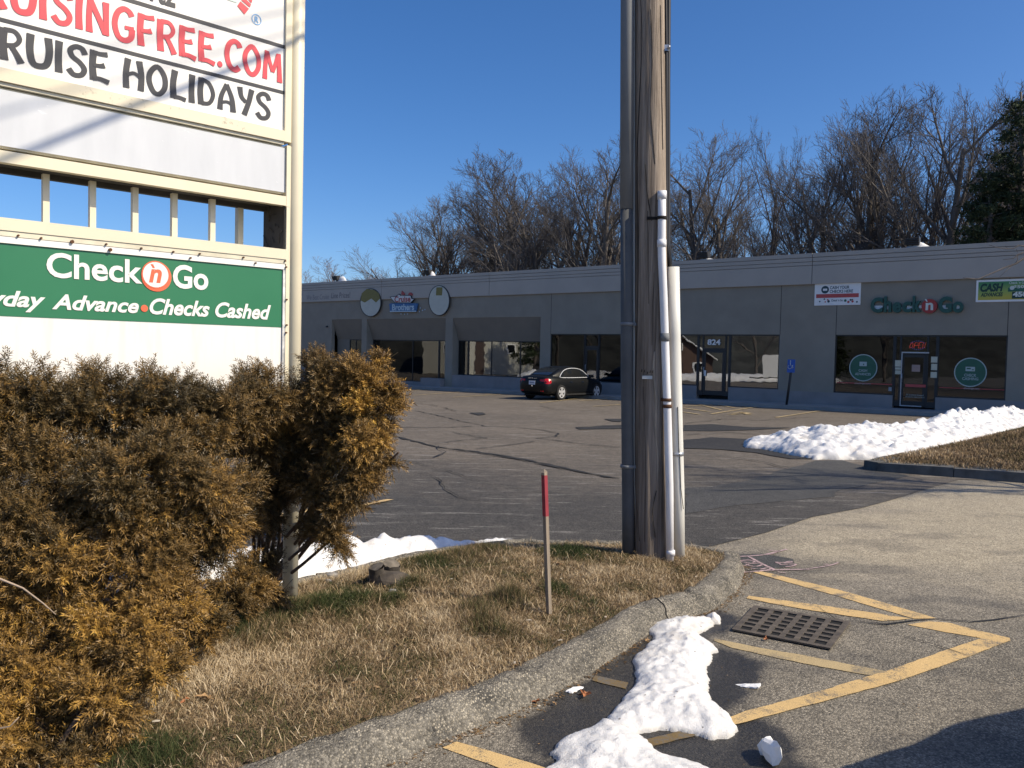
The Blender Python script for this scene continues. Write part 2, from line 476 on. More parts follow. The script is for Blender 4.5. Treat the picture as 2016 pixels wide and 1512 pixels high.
def stroke_px(pts, w, m, dz, name='painted_line', end=None):
    P = [gnd(*p) for p in pts]; L_, R_ = [], []
    for i, q in enumerate(P):
        d = P[min(i + 1, len(P) - 1)] - P[max(i - 1, 0)]; nr = Vector((-d.y, d.x, 0)).normalized()
        L_.append(q + nr * w / 2); R_.append(q - nr * w / 2)
    return sheet(name, [(p.x, p.y) for p in L_] + [(p.x, p.y) for p in reversed(R_)], dz, m)
line_px([(1481, 1127), (1494, 1124), (1660, 1164), (1844, 1218), (1800, 1219), (1640, 1172)], M_YEL, .004)
line_px([(1470, 1179), (1475, 1174), (1620, 1193), (1743, 1211), (1795, 1219), (1740, 1224), (1600, 1203), (1530, 1191)], M_YEL, .005)
line_px([(1787, 1231), (1828, 1224), (1869, 1227), (1930, 1243), (1989, 1257), (1990, 1263), (1935, 1258), (1860, 1245)], M_YEL, .004)
line_px([(1935, 1257), (1990, 1262), (1880, 1304), (1759, 1345), (1600, 1388), (1443, 1430), (1415, 1421), (1468, 1402), (1610, 1364), (1743, 1323), (1850, 1286)], M_YEL, .006)
line_px([(1405, 1262), (1408, 1258), (1500, 1277), (1582, 1291), (1746, 1323), (1721, 1332), (1640, 1318), (1538, 1298), (1440, 1276)], M_YELF, .004)
line_px([(1440, 1428), (1410, 1420), (1340, 1440), (1258, 1461), (1285, 1470), (1360, 1452)], M_YWET, .004)
line_px([(1172, 1330), (1236, 1345), (1231, 1357), (1166, 1341)], M_YWET, .004)
line_px([(870, 1474), (899, 1461), (1060, 1508), (1120, 1530), (1080, 1545), (1000, 1519)], M_YEL, .004)
line_px([(713, 996), (760, 986), (776, 986.5), (760, 990), (700, 1002)], M_YEL, .024)
line_px([(470, 1030), (560, 1012), (640, 1000), (640, 1006), (560, 1019), (470, 1038)], M_YEL, .024)
for a, b in [((772, 771), (858, 767)), ((814, 779), (928, 771)), ((890, 783), (1000, 776)), ((955, 777), (1030, 771)), ((1062, 794), (1150, 784)), ((1140, 790), (1200, 786)), ((1168, 801), (1222, 797)),
             ((1345, 801), (1440, 795)), ((1400, 816), (1500, 800)), ((1400, 812), (1345, 804)), ((1420, 808), (1380, 798)), ((1447, 804), (1410, 797)), ((1470, 802), (1440, 796)),
             ((1345, 812), (1378, 817)), ((1528, 823), (1625, 808))]:
    stroke_px([a, b], .13, M_YELF, .024)
# worn wheelchair mark: head, back, seat and wheel strokes
for pts in [[(1440, 814), (1465, 813)], [(1455, 812), (1475, 817)], [(1462, 815), (1470, 813), (1478, 815)], [(1435, 817), (1455, 816)]]:
    stroke_px(pts, .22, M_YELF, .025)
# surveyor's pink spray marks by the kerb
def scribble(pts, w, n=5):
    q = [tuple(p[:2]) for p in catmull([(x, y) for x, y in pts], n)]
    stroke_px(q, w * .85, M_PINK, .007, 'survey_mark')
def zp(X, Y): return (1420 + X / 7.754, 1060 + Y / 7.754)
for pts, w in [([zp(90, 292), zp(330, 282), zp(620, 262), zp(760, 230), zp(880, 205), zp(1000, 172)], .03), ([zp(720, 190), zp(860, 200), zp(780, 240), zp(640, 262)], .022),
               ([zp(420, 285), zp(600, 385), zp(820, 490)], .035), ([zp(320, 528), zp(560, 510), zp(900, 490), zp(1350, 480)], .03),
               ([zp(1350, 470), zp(1560, 440), zp(1700, 410), zp(1800, 372)], .02), ([zp(1550, 405), zp(1640, 405)], .02),
               ([zp(250, 352), zp(420, 340), zp(510, 365), zp(420, 378), zp(270, 362), zp(250, 352)], .022),
               ([zp(350, 425), zp(450, 395), zp(580, 388), zp(620, 410), zp(540, 436), zp(430, 425), zp(380, 400)], .022),
               ([zp(450, 465), zp(600, 478), zp(720, 455), zp(740, 480), zp(600, 500)], .022),
               ([zp(825, 370), zp(940, 378), zp(1040, 360), zp(1080, 372), zp(960, 385)], .022), ([zp(890, 408), zp(1040, 402), zp(1140, 405), zp(1080, 432), zp(980, 440)], .022), ([zp(830, 372), zp(930, 412)], .022),
               ([zp(860, 520), zp(990, 540)], .02)]:
    scribble(pts, w)

# ------------------------------------------------------------------ island with its asphalt kerb
out_near = [gnd(*p) for p in [(840, 1473), (959, 1425), (1093, 1366), (1212, 1294), (1288, 1243), (1345, 1221), (1399, 1203), (1436, 1175), (1464, 1141), (1466, 1121)]] + [gnd(*p, .08) + Vector((.05, .08, 0)) for p in [(1452, 1100)]] + [gnd(*p, .14) + Vector((.03, .14, 0)) for p in [(1420, 1083)]]
d0 = (out_near[0] - out_near[2]).normalized()
far = [gnd(*p, .15) + Vector((-.04, .16, 0)) for p in [(1385, 1073), (1340, 1069), (1240, 1067), (1083, 1064), (1026, 1063), (867, 1081), (797, 1093), (724, 1112), (639, 1131), (591, 1141)]]
d1 = (far[-1] - far[-3]).normalized()
path = [out_near[0] + d0 * 4.0, out_near[0] + d0 * 1.5] + out_near + far + [far[-1] + d1 * 1.5, far[-1] + d1 * 5]
path = [Vector((p.x, p.y)) for p in path]
kp = [Vector(q) for q in catmull([(p.x, p.y) for p in path], 14)]
island_poly = [(p.x, p.y) for p in kp]
# kerb: swept rounded berm, inside is to the left when walking from near to far
prof_n = [(-.03, -.05), (0, .0), (.018, .028), (.036, .062), (.056, .095), (.082, .118), (.115, .132), (.15, .138), (.185, .136), (.212, .122), (.23, .07)]
M_KERB = asphalt('kerb_asphalt', (.085, .08, .07), (.25, .228, .188), stone=(.52, .46, .35), amount=.85, cell=88, big=3.2, bumpd=.014)
n = len(kp); V = []; Fk = []
acc = 0; kl = [0]
for i in range(1, n): acc += (kp[i] - kp[i - 1]).length; kl.append(acc)
ilen = kl[14 * 13]
for i in range(n):
    d = (kp[min(i + 1, n - 1)] - kp[max(i - 1, 0)]).normalized(); inn = Vector((-d.y, d.x))
    u_ = min(1, max(0, (kl[i] - ilen + .6) / 1.2)); wscale = 1.0 - .45 * u_
    joint = .012 if min(abs(kl[i] - j) for j in (kl[52], kl[108], kl[168])) < .03 else 0
    for k, (a, h) in enumerate(prof_n):
        q = kp[i] + inn * (a * wscale); nz = (float(fbm(np.array([q.x * 6.]), np.array([q.y * 6. + k]), 3, 2)[0]) - .5)
        n3 = (float(fbm(np.array([q.x * 1.7]), np.array([q.y * 1.7]), 3, 8)[0]) - .5) * .07 * (k < 7)
        nh = (float(vnoise(np.array([kl[i] * 22.]), np.array([k * 1.3]), 6)[0]) - .5) * .012 * (k > 0)
        V.append((q.x + nz * .04 + inn.x * n3 * .6, q.y + nz * .04 + inn.y * n3 * .6, gz(q.x, q.y) + h + nh + nz * .045 * (k > 1) - joint))
m_ = len(prof_n)
for i in range(n - 1):
    for k in range(m_ - 1): Fk.append((i * m_ + k, (i + 1) * m_ + k, (i + 1) * m_ + k + 1, i * m_ + k + 1))
mb = MB(); mb.add(V, Fk, 0, True)
kerb = mb.build('kerb', M_KERB); props(kerb, kind='structure')
# a visible break across the kerb
for px, py, sk_ in ((1312, 1232, .35),):
    g_ = gnd(px, py); i0 = min(range(n), key=lambda i: (kp[i] - Vector((g_.x, g_.y))).length)
    P = []
    for k in range(1, m_ - 1):
        i = max(1, min(n - 2, i0 + int(round(sk_ * k * 1.4)))); P.append(Vector(V[i * m_ + k]) + Vector((0, 0, .002)))
    mb = MB(); mb.tube(P, .0055, 5); props(mb.build('kerb_crack', M_CRACK), kind='structure')
# bits of grit, needles and dead leaf washed into the gutter and along the grass edge
def scatter_bits(name, label, m, pts, seed, smin, smax):
    g = np.random.default_rng(seed); n_ = len(pts); P = np.array(pts); a = g.uniform(0, 6.28, n_); l_ = g.uniform(smin, smax, n_); w_ = l_ * g.uniform(.15, .6, n_)
    dx_, dy_ = np.cos(a), np.sin(a); V_ = np.empty((n_, 5, 3))
    for k, (u, v_, z) in enumerate(((-1, -1, 0), (1, -1, .1), (1, 1, 0), (-1, 1, .15), (0, 0, .8))):
        V_[:, k] = P + np.stack([dx_ * u * l_ - dy_ * v_ * w_, dy_ * u * l_ + dx_ * v_ * w_, z * w_ + .003], -1)
    k = np.arange(n_)[:, None] * 5
    F_ = np.concatenate([k + np.array(q) for q in ((0, 1, 4), (1, 2, 4), (2, 3, 4), (3, 0, 4))])
    props(link(name, np_mesh(name, V_.reshape(-1, 3), F_, {'tint': np.repeat(np.clip(g.normal(.5, .25, n_), 0, 1), 5)}), m), label, 'debris', kind='stuff')
M_BITS = tint_mat('gutter_bits', [(0, (.03, .022, .016)), (.5, (.13, .085, .045)), (.85, (.30, .19, .09)), (1, (.50, .45, .38))], .9, .2)
g_ = np.random.default_rng(8); pts = []
for _ in range(1500):
    i = int(g_.integers(20, 14 * 12)); d = (kp[i + 1] - kp[i - 1]).normalized(); inn = Vector((-d.y, d.x)); q = kp[i].lerp(kp[i + 1], g_.uniform()) - inn * abs(g_.normal(0, .045)) + inn * .01
    pts.append((q.x, q.y, gz(q.x, q.y)))
scatter_bits('gutter_debris', 'dark grit and leaf crumbs washed along the foot of the near kerb', M_BITS, pts, 3, .003, .011)
pts = []
lx, ly = g_.uniform(-.2, 4.0, 700), g_.uniform(3.3, 8.0, 700); ok = sdf(lx, ly, island_poly) > .05; lx, ly = lx[ok], ly[ok]
pts = np.stack([lx, ly, GA * lx + GB * ly + GC + .002], -1)
scatter_bits('loose_grit', 'loose grit and pale crumbs scattered over the near asphalt', M_BITS, pts, 4, .002, .006)

def isl_h(X, Y):                          # height of the grass surface above the lot
    d = -sdf(X, Y, island_poly)
    return .115 + np.clip(d - .15, 0, .8) * .09 + (fbm(X * 2.2, Y * 2.2, 3, 21) - .5) * .05 * np.clip(d, 0, 1)
gx, gy = np.meshgrid(np.arange(-5.5, 2.6, .06), np.arange(.3, 8.9, .06))
di = sdf(gx, gy, island_poly)
gh = GA * gx + GB * gy + GC + isl_h(gx, gy)
Fg = grid_faces(gx.shape[0], gx.shape[1]); keep = (di.ravel()[Fg] < -.10).all(1)
me = np_mesh('grass_island', np.stack([gx, gy, gh], -1).reshape(-1, 3), Fg[keep], smooth=True)
t = NT('thatch_soil'); v = t.coord(); nn = t.math('ADD', t.math('MULTIPLY', t.noise(v, 1.6, 4), .5), t.math('MULTIPLY', t.noise(v, 45, 4, .7), .5))
t.col(t.ramp(nn, [(.34, (.05, .036, .022)), (.5, (.16, .115, .068)), (.66, (.30, .225, .135))])); t.rough(.95); t.bump(t.noise(v, 60, 4, .7), .8, .02); M_THATCH = t.m
props(link('grass_island', me, M_THATCH), kind='structure')

# grass blades
M_GRASS = tint_mat('grass_blades', [(0, (.045, .060, .022)), (.22, (.10, .098, .038)), (.4, (.15, .105, .058)), (.65, (.31, .220, .125)), (.85, (.47, .35, .205)), (1, (.62, .51, .35))], .8, .15)
def blades(name, X, Y, Z, hgt, wid, lean, tint, seed):
    r_ = np.random.default_rng(seed); n = len(X)
    az = r_.uniform(0, 2 * np.pi, n); rot = r_.uniform(0, 2 * np.pi, n)
    dx_, dy_ = np.cos(az), np.sin(az); wx, wy = np.cos(rot) * wid, np.sin(rot) * wid
    s1, c1 = np.sin(lean * .55), np.cos(lean * .55); s2, c2 = np.sin(np.minimum(lean * 1.25, 1.72)), np.cos(np.minimum(lean * 1.25, 1.72))
    mx, my, mz = X + dx_ * s1 * hgt * .55, Y + dy_ * s1 * hgt * .55, Z + c1 * hgt * .55
    tx, ty, tz = mx + dx_ * s2 * hgt * .5, my + dy_ * s2 * hgt * .5, mz + c2 * hgt * .5
    V = np.empty((n, 5, 3))
    V[:, 0] = np.stack([X - wx, Y - wy, Z - .01], -1); V[:, 1] = np.stack([X + wx, Y + wy, Z - .01], -1)
    V[:, 2] = np.stack([mx + wx * .75, my + wy * .75, mz], -1); V[:, 3] = np.stack([mx - wx * .75, my - wy * .75, mz], -1); V[:, 4] = np.stack([tx, ty, tz], -1)
    k = np.arange(n)[:, None] * 5
    return np_mesh(name, V.reshape(-1, 3), [k + np.array([0, 1, 2, 3]), k + np.array([3, 2, 4])], {'tint': np.repeat(tint, 5)})
NB = 230000
bx = RNG.uniform(-3.6, 2.3, NB * 3); by = RNG.uniform(2.4, 8.4, NB * 3)
dd = sdf(bx, by, island_poly)
inb = (dd < -.175) & (bx / by > -.66)
edge_w = inb & (RNG.uniform(0, 1, len(bx)) < np.clip((-dd - .14) * 7, .2, 1))
bx, by, dd = bx[edge_w][:NB], by[edge_w][:NB], dd[edge_w][:NB]
patch = fbm(bx * 1.7, by * 1.7, 4, 31)
tufts = [gnd(*p, .2) for p in [(590, 1205), (640, 1198), (700, 1185), (815, 1150), (780, 1185), (995, 1185), (955, 1225), (985, 1240), (900, 1092), (850, 1098), (960, 1080), (1120, 1085), (520, 1225), (460, 1240), (440, 1262), (1090, 1160), (1010, 1175), (300, 1480), (930, 1210)]]
tr = [.28, .3, .2, .16, .13, .2, .2, .14, .3, .25, .3, .3, .3, .3, .25, .15, .15, .2, .15]
gn = np.zeros(len(bx))
for p, r__ in zip(tufts, tr): gn = np.maximum(gn, np.clip(1.25 - np.hypot(bx - p.x, by - p.y) / r__, 0, 1))
gn = gn * (RNG.uniform(0, 1, len(bx)) < .75)
p2_ = fbm(bx * 5 + 3, by * 5, 3, 41)
tint = np.clip(.52 + (patch - .5) * 1.3 + (p2_ - .5) * .9 + RNG.normal(0, .24, len(bx)) - gn * .52, 0, 1)
hg = (.024 + .038 * RNG.uniform(0, 1, len(bx))) * (1 + .7 * np.clip((patch - .52) * 5, 0, 1)) + gn * .07
lean = np.clip(RNG.normal(1.36, .30, len(bx)) - gn * .6 - .25 * np.clip((patch - .52) * 5, 0, 1), .1, 1.55)
straw = RNG.uniform(0, 1, len(bx)) < .02
hg = np.where(straw, RNG.uniform(.06, .12, len(bx)), hg); lean = np.where(straw, RNG.uniform(1.35, 1.52, len(bx)), lean); tint = np.where(straw, RNG.uniform(.7, 1, len(bx)), tint)
z_ = GA * bx + GB * by + GC + isl_h(bx, by) + np.where(straw, .02, 0)
props(link('island_grass', blades('island_grass', bx, by, z_, hg, .0011 + .0010 * RNG.uniform(0, 1, len(bx)), lean, tint, 5), M_GRASS),
      'straw coloured winter grass with a few green tufts around the sign and the pole', 'grass', kind='stuff')

pts = []; g_ = np.random.default_rng(19)
lx, ly = g_.uniform(-2.6, 2.2, 2600), g_.uniform(3.2, 8.0, 2600); ok = sdf(lx, ly, island_poly) < -.2; lx, ly = lx[ok], ly[ok]
pts = np.stack([lx, ly, GA * lx + GB * ly + GC + isl_h(lx, ly) + g_.uniform(.008, .03, len(lx))], -1)
scatter_bits('leaf_litter', 'brown leaf crumbs and thatch lying among the short dead grass', M_BITS, pts, 5, .005, .018)

# ------------------------------------------------------------------ grass mound on the right
mA = gnd(1690, 926); mB = gnd(2016, 951); md = (mB - mA).normalized(); me_ = Vector((.716, .698, 0))
mpoly = [mA + me_ * .25 - md * .05, mA + md * .3, mB, mB + md * 6, mB + md * 6 + me_ * 16, mA + me_ * 15.5, mA + me_ * 7]
mpoly = [(p.x, p.y) for p in mpoly]
def md_h(X, Y):
    d = (X - mA.x) * -md.y + (Y - mA.y) * md.x; d = np.abs(d)
    e = -sdf(X, Y, mpoly)
    return .13 + np.clip(d - .2, 0, 30) * .040 * np.clip(e * .9 + .25, 0, 1) + (fbm(X * .8, Y * .8, 3, 77) - .5) * .12 * np.clip(e, 0, 1)
gx, gy = np.meshgrid(np.arange(5.0, 26, .14), np.arange(7, 31, .14))
di = sdf(gx, gy, mpoly)
Fg = grid_faces(gx.shape[0], gx.shape[1]); keep = (di.ravel()[Fg] < -.10).all(1)
zz = np.where(di < .5, GA * gx + GB * gy + GC + md_h(gx, gy), GA * gx + GB * gy + GC - .03)
me = np_mesh('grass_mound', np.stack([gx, gy, zz], -1).reshape(-1, 3), Fg[keep], smooth=True)
props(link('grass_mound', me, M_THATCH), kind='structure')
NB2 = 75000
bx = RNG.uniform(5.8, 19, NB2 * 4); by = RNG.uniform(11.5, 28, NB2 * 4)
ok = (sdf(bx, by, mpoly) < -.12) & (bx / by < .68); bx, by = bx[ok][:NB2], by[ok][:NB2]
patch = fbm(bx * .7, by * .7, 4, 55)
tint = np.clip(.62 + (patch - .5) * 1.2 + RNG.normal(0, .12, len(bx)), 0, 1)
props(link('mound_grass', blades('mound_grass', bx, by, GA * bx + GB * by + GC + md_h(bx, by), .05 + .06 * RNG.uniform(0, 1, len(bx)), .005 + .003 * RNG.uniform(0, 1, len(bx)), np.clip(RNG.normal(1.0, .35, len(bx)), .1, 1.5), tint, 6), M_GRASS),
      'dry brown turf on the raised bank at the driveway entrance', 'grass', kind='stuff')
# kerb stones round the mound, each a stone
M_STONE = mat('kerb_stone', (.10, .098, .09), .9, .35, 5, bump=.6, bscale=30)
kpath = [mA + me_ * 3.0, mA + me_ * .45, mA + md * .25, mB, mB + md * 6]
def kerb_run(a, b, step):
    d = (b - a); k = max(1, round(d.length / step)); d = d / k; u = d.normalized(); inn = Vector((-u.y, u.x, 0))
    return [(a + d * i, a + d * (i + 1), u, inn) for i in range(k)]
mk = thing('mound_kerb', 'dark kerb stones edging the grassy bank by the driveway', 'kerb', (mA.x, mA.y, gz(mA.x, mA.y)))
for a, b, u, inn in kerb_run(mA + me_ * 2.2 + md * -.1, mA + me_ * .18, 1.0) + kerb_run(mA + me_ * .18, mA + md * .30, .5) + kerb_run(mA + md * .30, mB + md * 6, 1.25):
    mb = MB(); j1, j2 = random.uniform(-.015, .015), random.uniform(-.015, .015)
    a2, b2 = a + u * .006, b - u * .006
    def kk(p, off, h, jz=0): q = p + inn * off; return (q.x, q.y, gz(q.x, q.y) + h + jz)
    w_ = .34
    mb.hexa([kk(a2, 0, -.1), kk(b2, 0, -.1), kk(b2, w_, -.1), kk(a2, w_, -.1), kk(a2, .02, .165, j1), kk(b2, .02, .165, j2), kk(b2, w_, .17, j2), kk(a2, w_, .17, j1)])
    mb.build('kerb_stone', M_STONE, mk)

# ------------------------------------------------------------------ snow
t = NT('snow'); v = t.coord(); nn = t.noise(v, 14, 5, .65)
t.col(t.mix(t.mrange(t.noise(v, 2.2, 6, .7), .53, .70, 0, .6), t.ramp(nn, [(.3, (.66, .66, .66)), (.7, (.78, .775, .765))]), (.50, .45, .38)))
t.rough(.6); t.bump(t.math('ADD', t.noise(v, 40, 4, .7), t.math('MULTIPLY', t.noise(v, 150, 2), .5)), .55, .012); sp_ = t.n('ShaderNodeTexVoronoi'); sp_.inputs['Scale'].default_value = 26; t.l(v, sp_.inputs['Vector'])
ss_ = t.n('ShaderNodeSeparateColor'); t.l(sp_.outputs['Color'], ss_.inputs[0])
grit = t.math('MULTIPLY', t.mrange(sp_.outputs['Distance'], .12, .2, 1, 0), t.mrange(ss_.outputs[1], .78, .80))
t.col(t.mix(t.math('MULTIPLY', grit, .75), t.b.inputs['Base Color'].links[0].from_socket, (.10, .08, .06)))
t.b.inputs['Subsurface Weight'].default_value = .35; t.b.inputs['Subsurface Radius'].default_value = (.9, 1.0, 1.1); t.b.inputs['Subsurface Scale'].default_value = .035
rim = t.attr('rim'); t.col(t.mix(t.math('MULTIPLY', rim, .75), t.b.inputs['Base Color'].links[0].from_socket, (.40, .385, .36)))
M_SNOW = t.m
def snow_bank(name, poly, hmax, fall, res, label, seed, lump=.5, lscale=4.0, ragged=.12, base=None, hvar=None, cat='snow bank', grow_=0.0):
    P = [(p[0], p[1]) for p in poly]; xs = [p[0] for p in P]; ys = [p[1] for p in P]
    gx, gy = np.meshgrid(np.arange(min(xs) - .2, max(xs) + .2, res), np.arange(min(ys) - .2, max(ys) + .2, res))
    gx = gx + (vnoise(gx * 9, gy * 9, 1) - .5) * res * .5
    d = -sdf(gx, gy, P) + (fbm(gx * 3.5, gy * 3.5, 4, seed) - .5) * ragged * 2 + (fbm(gx * 14, gy * 14, 2, seed + 7) - .5) * ragged * .5 + grow_
    prof = np.clip(d / fall, 0, 1) ** .62
    l1 = np.abs(fbm(gx * lscale, gy * lscale, 3, seed + 3) - .5) * 2; l2 = fbm(gx * lscale * 3, gy * lscale * 3, 3, seed + 5)
    l4 = np.abs(fbm(gx * lscale * 5 + 3, gy * lscale * 5, 3, seed + 15) - .5) * 2
    h = hmax * prof * (1 - lump * .5 + lump * (l2 * .5 + (1 - l1) * .5 - .25)) + ((fbm(gx * lscale * 9, gy * lscale * 9, 3, seed + 9) - .5) * .16 - l4 * .14) * hmax * np.clip(prof * 1.6, 0, 1)
    h = np.maximum(h, .004)
    if hvar is not None: h = h * hvar(gx, gy)
    b = (GA * gx + GB * gy + GC) if base is None else base(gx, gy)
    Fg = grid_faces(gx.shape[0], gx.shape[1]); keep = (d.ravel()[Fg] > -.0).any(1)
    z = np.where(d > 0, b + h + .006, b - .02)
    rimv = np.clip(1 - (h - .004) / (hmax * .22), 0, 1) ** 1.3 * (d > -.2)
    me = np_mesh(name, np.stack([gx, gy, z], -1).reshape(-1, 3), Fg[keep], {'rim': rimv.ravel()}, smooth=True)
    return props(link(name, me, M_SNOW), label, cat, kind='stuff')
# melting ridge in the gutter
sp = [(1288, 1224), (1330, 1212), (1398, 1212), (1400, 1222), (1370, 1238), (1405, 1262), (1412, 1270), (1392, 1275), (1385, 1290), (1390, 1325), (1378, 1350), (1390, 1372), (1425, 1398), (1440, 1420), (1432, 1434), (1405, 1440), (1360, 1428),
      (1300, 1420), (1240, 1430), (1195, 1428), (1190, 1400), (1220, 1370), (1250, 1350), (1258, 1320), (1262, 1290), (1285, 1262), (1300, 1245), (1278, 1232)]
snow_bank('gutter_snow', [gnd(*p, .04) for p in sp], .068, .15, .014, 'melting strip of snow lying beside the near kerb and drain', 11, .8, 9, .05, grow_=.02)
sp = [(1192, 1412), (1232, 1424), (1262, 1448), (1290, 1476), (1330, 1488), (1380, 1505), (1440, 1530), (1470, 1580), (1000, 1600), (1060, 1520), (1100, 1490), (1108, 1465), (1140, 1440)]
snow_bank('gutter_snow', [gnd(*p, .03) for p in sp], .08, .2, .016, 'lowest snow patch at the bottom edge in front of the gutter strip', 23, .8, 8, .055, grow_=.03)
snow_bank('snow_lump', [gnd(*p, .02) for p in [(1388, 1212), (1402, 1205), (1418, 1212), (1418, 1224), (1396, 1224)]], .05, .06, .01, 'little snow lump beside the drain end of the gutter strip', 29, .5, 9, .01)
# ridge ploughed against the back of the island
farv = [Vector((p.x, p.y)) for p in far]
bk = [farv[4] + Vector((.05, .02)), farv[5] + Vector((0, .05)), farv[6], farv[7], farv[8], farv[9], farv[9] + Vector((d1.x, d1.y)) * 2.5, farv[9] + Vector((d1.x, d1.y)) * 5]
no = Vector((d1.y, -d1.x)); no = no if no.y > 0 else -no
wids = [.12, .50, .65, .8, .95, 1.1, 1.2, 1.2]
bpoly = [tuple(p - no * .02) for p in bk] + [tuple(p + no * w + Vector((.05, 0))) for p, w in reversed(list(zip(bk, wids)))]
snow_bank('snow_ridge', bpoly, .34, .40, .03, 'dirty snow ridge ploughed along the back of the grass island', 37, .7, 2.6, .07, hvar=lambda X, Y: .62 + .5 * fbm(X * 1.1, Y * 1.1, 2, 3))
# long bank beside the mound
ra = gnd(1483, 884); rb = gnd(1600, 905)
bk2 = [ra + Vector((-.05, .15, 0)), ra.lerp(rb, .4), rb + Vector((.05, -.08, 0)), mA + me_ * 2.2, mA + me_ * 6, mA + me_ * 10.5, mA + me_ * 15.5, mA + me_ * 15.5 - md * 2.3, mA + me_ * 10 - md * 2.6, mA + me_ * 6.5 - md * 2.4, ra + Vector((.75, 1.3, 0)), ra + Vector((.0, .8, 0))]
def base2(X, Y):
    return GA * X + GB * Y + GC
snow_bank('snow_bank', [(p.x, p.y) for p in bk2], .66, 1.3, .04, 'long bright snow bank between the parking lot and the grassy mound', 51, .55, 1.3, .2,
          hvar=lambda X, Y: np.clip(.80 + .022 * ((X - 5.5) * .716 + (Y - 17) * .698), .6, 1.15) * (.8 + .4 * fbm(X * .9, Y * .9, 2, 8)))
# ------------------------------------------------------------------ lettering
def text_geo(body, bold=0.0, shear=0.0, extrude=0.0, spacing=1.0):
    cu = bpy.data.curves.new('tmp_text', 'FONT'); cu.body = body; cu.offset = bold; cu.shear = shear; cu.extrude = extrude
    cu.space_character = spacing; cu.resolution_u = 4
    o = bpy.data.objects.new('tmp_text', cu); COL.objects.link(o)
    dg = bpy.context.evaluated_depsgraph_get(); dg.update()
    me = o.evaluated_get(dg).to_mesh()
    V = np.array([v.co[:] for v in me.vertices]); Fc = [tuple(p.vertices) for p in me.polygons]
    o.evaluated_get(dg).to_mesh_clear()
    bpy.data.objects.remove(o); bpy.data.curves.remove(cu)
    mn, mx = V.min(0), V.max(0)
    V[:, 0] = (V[:, 0] - mn[0]) / (mx[0] - mn[0]); V[:, 1] = (V[:, 1] - mn[1]) / (mx[1] - mn[1])
    return V, Fc
def put_text(name, body, P, a0, a1, b0, b1, o, m, parent=None, bold=0.0, shear=0.0, extrude=0.0, spacing=1.0):
    """text filling the rectangle a0..a1 (reading direction) by b0..b1 of frame P, at o"""
    V, Fc = text_geo(body, bold, shear, extrude, spacing)
    mb = MB(); mb.add([P(a0 + (a1 - a0) * x, b0 + (b1 - b0) * y, o + z) for x, y, z in V], Fc)
    return link(name, mb.mesh(name), m, parent)
def disc_poly(ca, cb, ra, rb=None, n=28):
    rb = rb or ra
    return [(ca + ra * math.cos(2 * math.pi * i / n), cb + rb * math.sin(2 * math.pi * i / n)) for i in range(n)]
def ring(mb, P, ca, cb, r0, r1, o, n=32, mi=0, rb=1.0):
    v = []; 
    for i in range(n):
        c, s_ = math.cos(2 * math.pi * i / n), math.sin(2 * math.pi * i / n)
        v += [P(ca + r0 * c, cb + r0 * s_ * rb, o), P(ca + r1 * c, cb + r1 * s_ * rb, o)]
    return mb.add(v, [(2 * i, 2 * i + 1, (2 * i + 3) % (2 * n), (2 * i + 2) % (2 * n)) for i in range(n)], mi)

# ------------------------------------------------------------------ the shop building
M_WALL = mat('wall_stucco', (.27, .245, .198), .9, .09, 1.2, bump=.5, bscale=90)
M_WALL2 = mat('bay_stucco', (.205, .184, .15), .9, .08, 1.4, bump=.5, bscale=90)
M_BASE = mat('base_paint', (.255, .235, .225), .85, .12, 1.5, bump=.3)
M_FASC = mat('fascia_metal', (.40, .36, .31), .55, .07, .7)
M_FRAME = mat('dark_frame', (.018, .019, .02), .45, .2, 5)
M_ALU = mat('aluminium', (.42, .44, .47), .35, .08, 6, metal=.6)
M_INT = mat('shop_interior', (.09, .088, .085), .9, .3, .8)
M_ROOF = mat('roof_membrane', (.25, .25, .25), .9, .2, 1)
M_WALK = mat('sidewalk_concrete', (.27, .265, .25), .9, .15, 1.5, bump=.4)
M_WHITE = mat('white_paint', (.80, .80, .78), .5, .04, 3)
M_PAPER = mat('notice_paper', (.55, .54, .42), .8, .08, 6)
M_RED = mat('red_print', (.48, .075, .07), .5, .08, 5)
M_GREEN = mat('green_print', (.025, .115, .07), .5, .1, 5)
M_DKGREEN = mat('dark_green_print', (.012, .05, .035), .5, .1, 5)
def glass_mat(name, tint, refl, seed):
    t = NT(name); nt = t.t; nt.nodes.remove(t.b)
    tr = t.n('ShaderNodeBsdfTransparent'); tr.inputs[0].default_value = (*tint, 1)
    gl = t.n('ShaderNodeBsdfGlossy'); gl.inputs['Roughness'].default_value = .012; gl.inputs['Color'].default_value = (.95, .97, 1, 1)
    v = t.coord(); bp = t.n('ShaderNodeBump'); bp.inputs['Strength'].default_value = .10; bp.inputs['Distance'].default_value = .02
    t.l(t.noise(v, .9 + .2 * seed, 2), bp.inputs['Height']); t.l(bp.outputs[0], gl.inputs['Normal'])
    mx = t.n('ShaderNodeMixShader'); mx.inputs[0].default_value = refl
    t.l(tr.outputs[0], mx.inputs[1]); t.l(gl.outputs[0], mx.inputs[2]); t.l(mx.outputs[0], t.out.inputs['Surface'])
    return t.m
M_GLASS = glass_mat('window_glass', (.45, .47, .47), .24, 0)
M_GLASS2 = glass_mat('window_glass_dark', (.4, .4, .4), .09, 1)

Z_TOP, Z_FB, Z_BAY, Z_WIN, Z_SILL, Z_DOOR = 6.28, 5.03, 3.84, 2.96, .65, .20
def S_(px, py=700): return fac(px, py)[0]
bl = FP(18, 0)
shop = thing('shop_building', 'long low grey strip of shops with a pale fascia across the parking lot', 'building', (bl.x, bl.y, fgz(18)))
def shop_part(name, mb, m): return mb.build(name, m, shop)

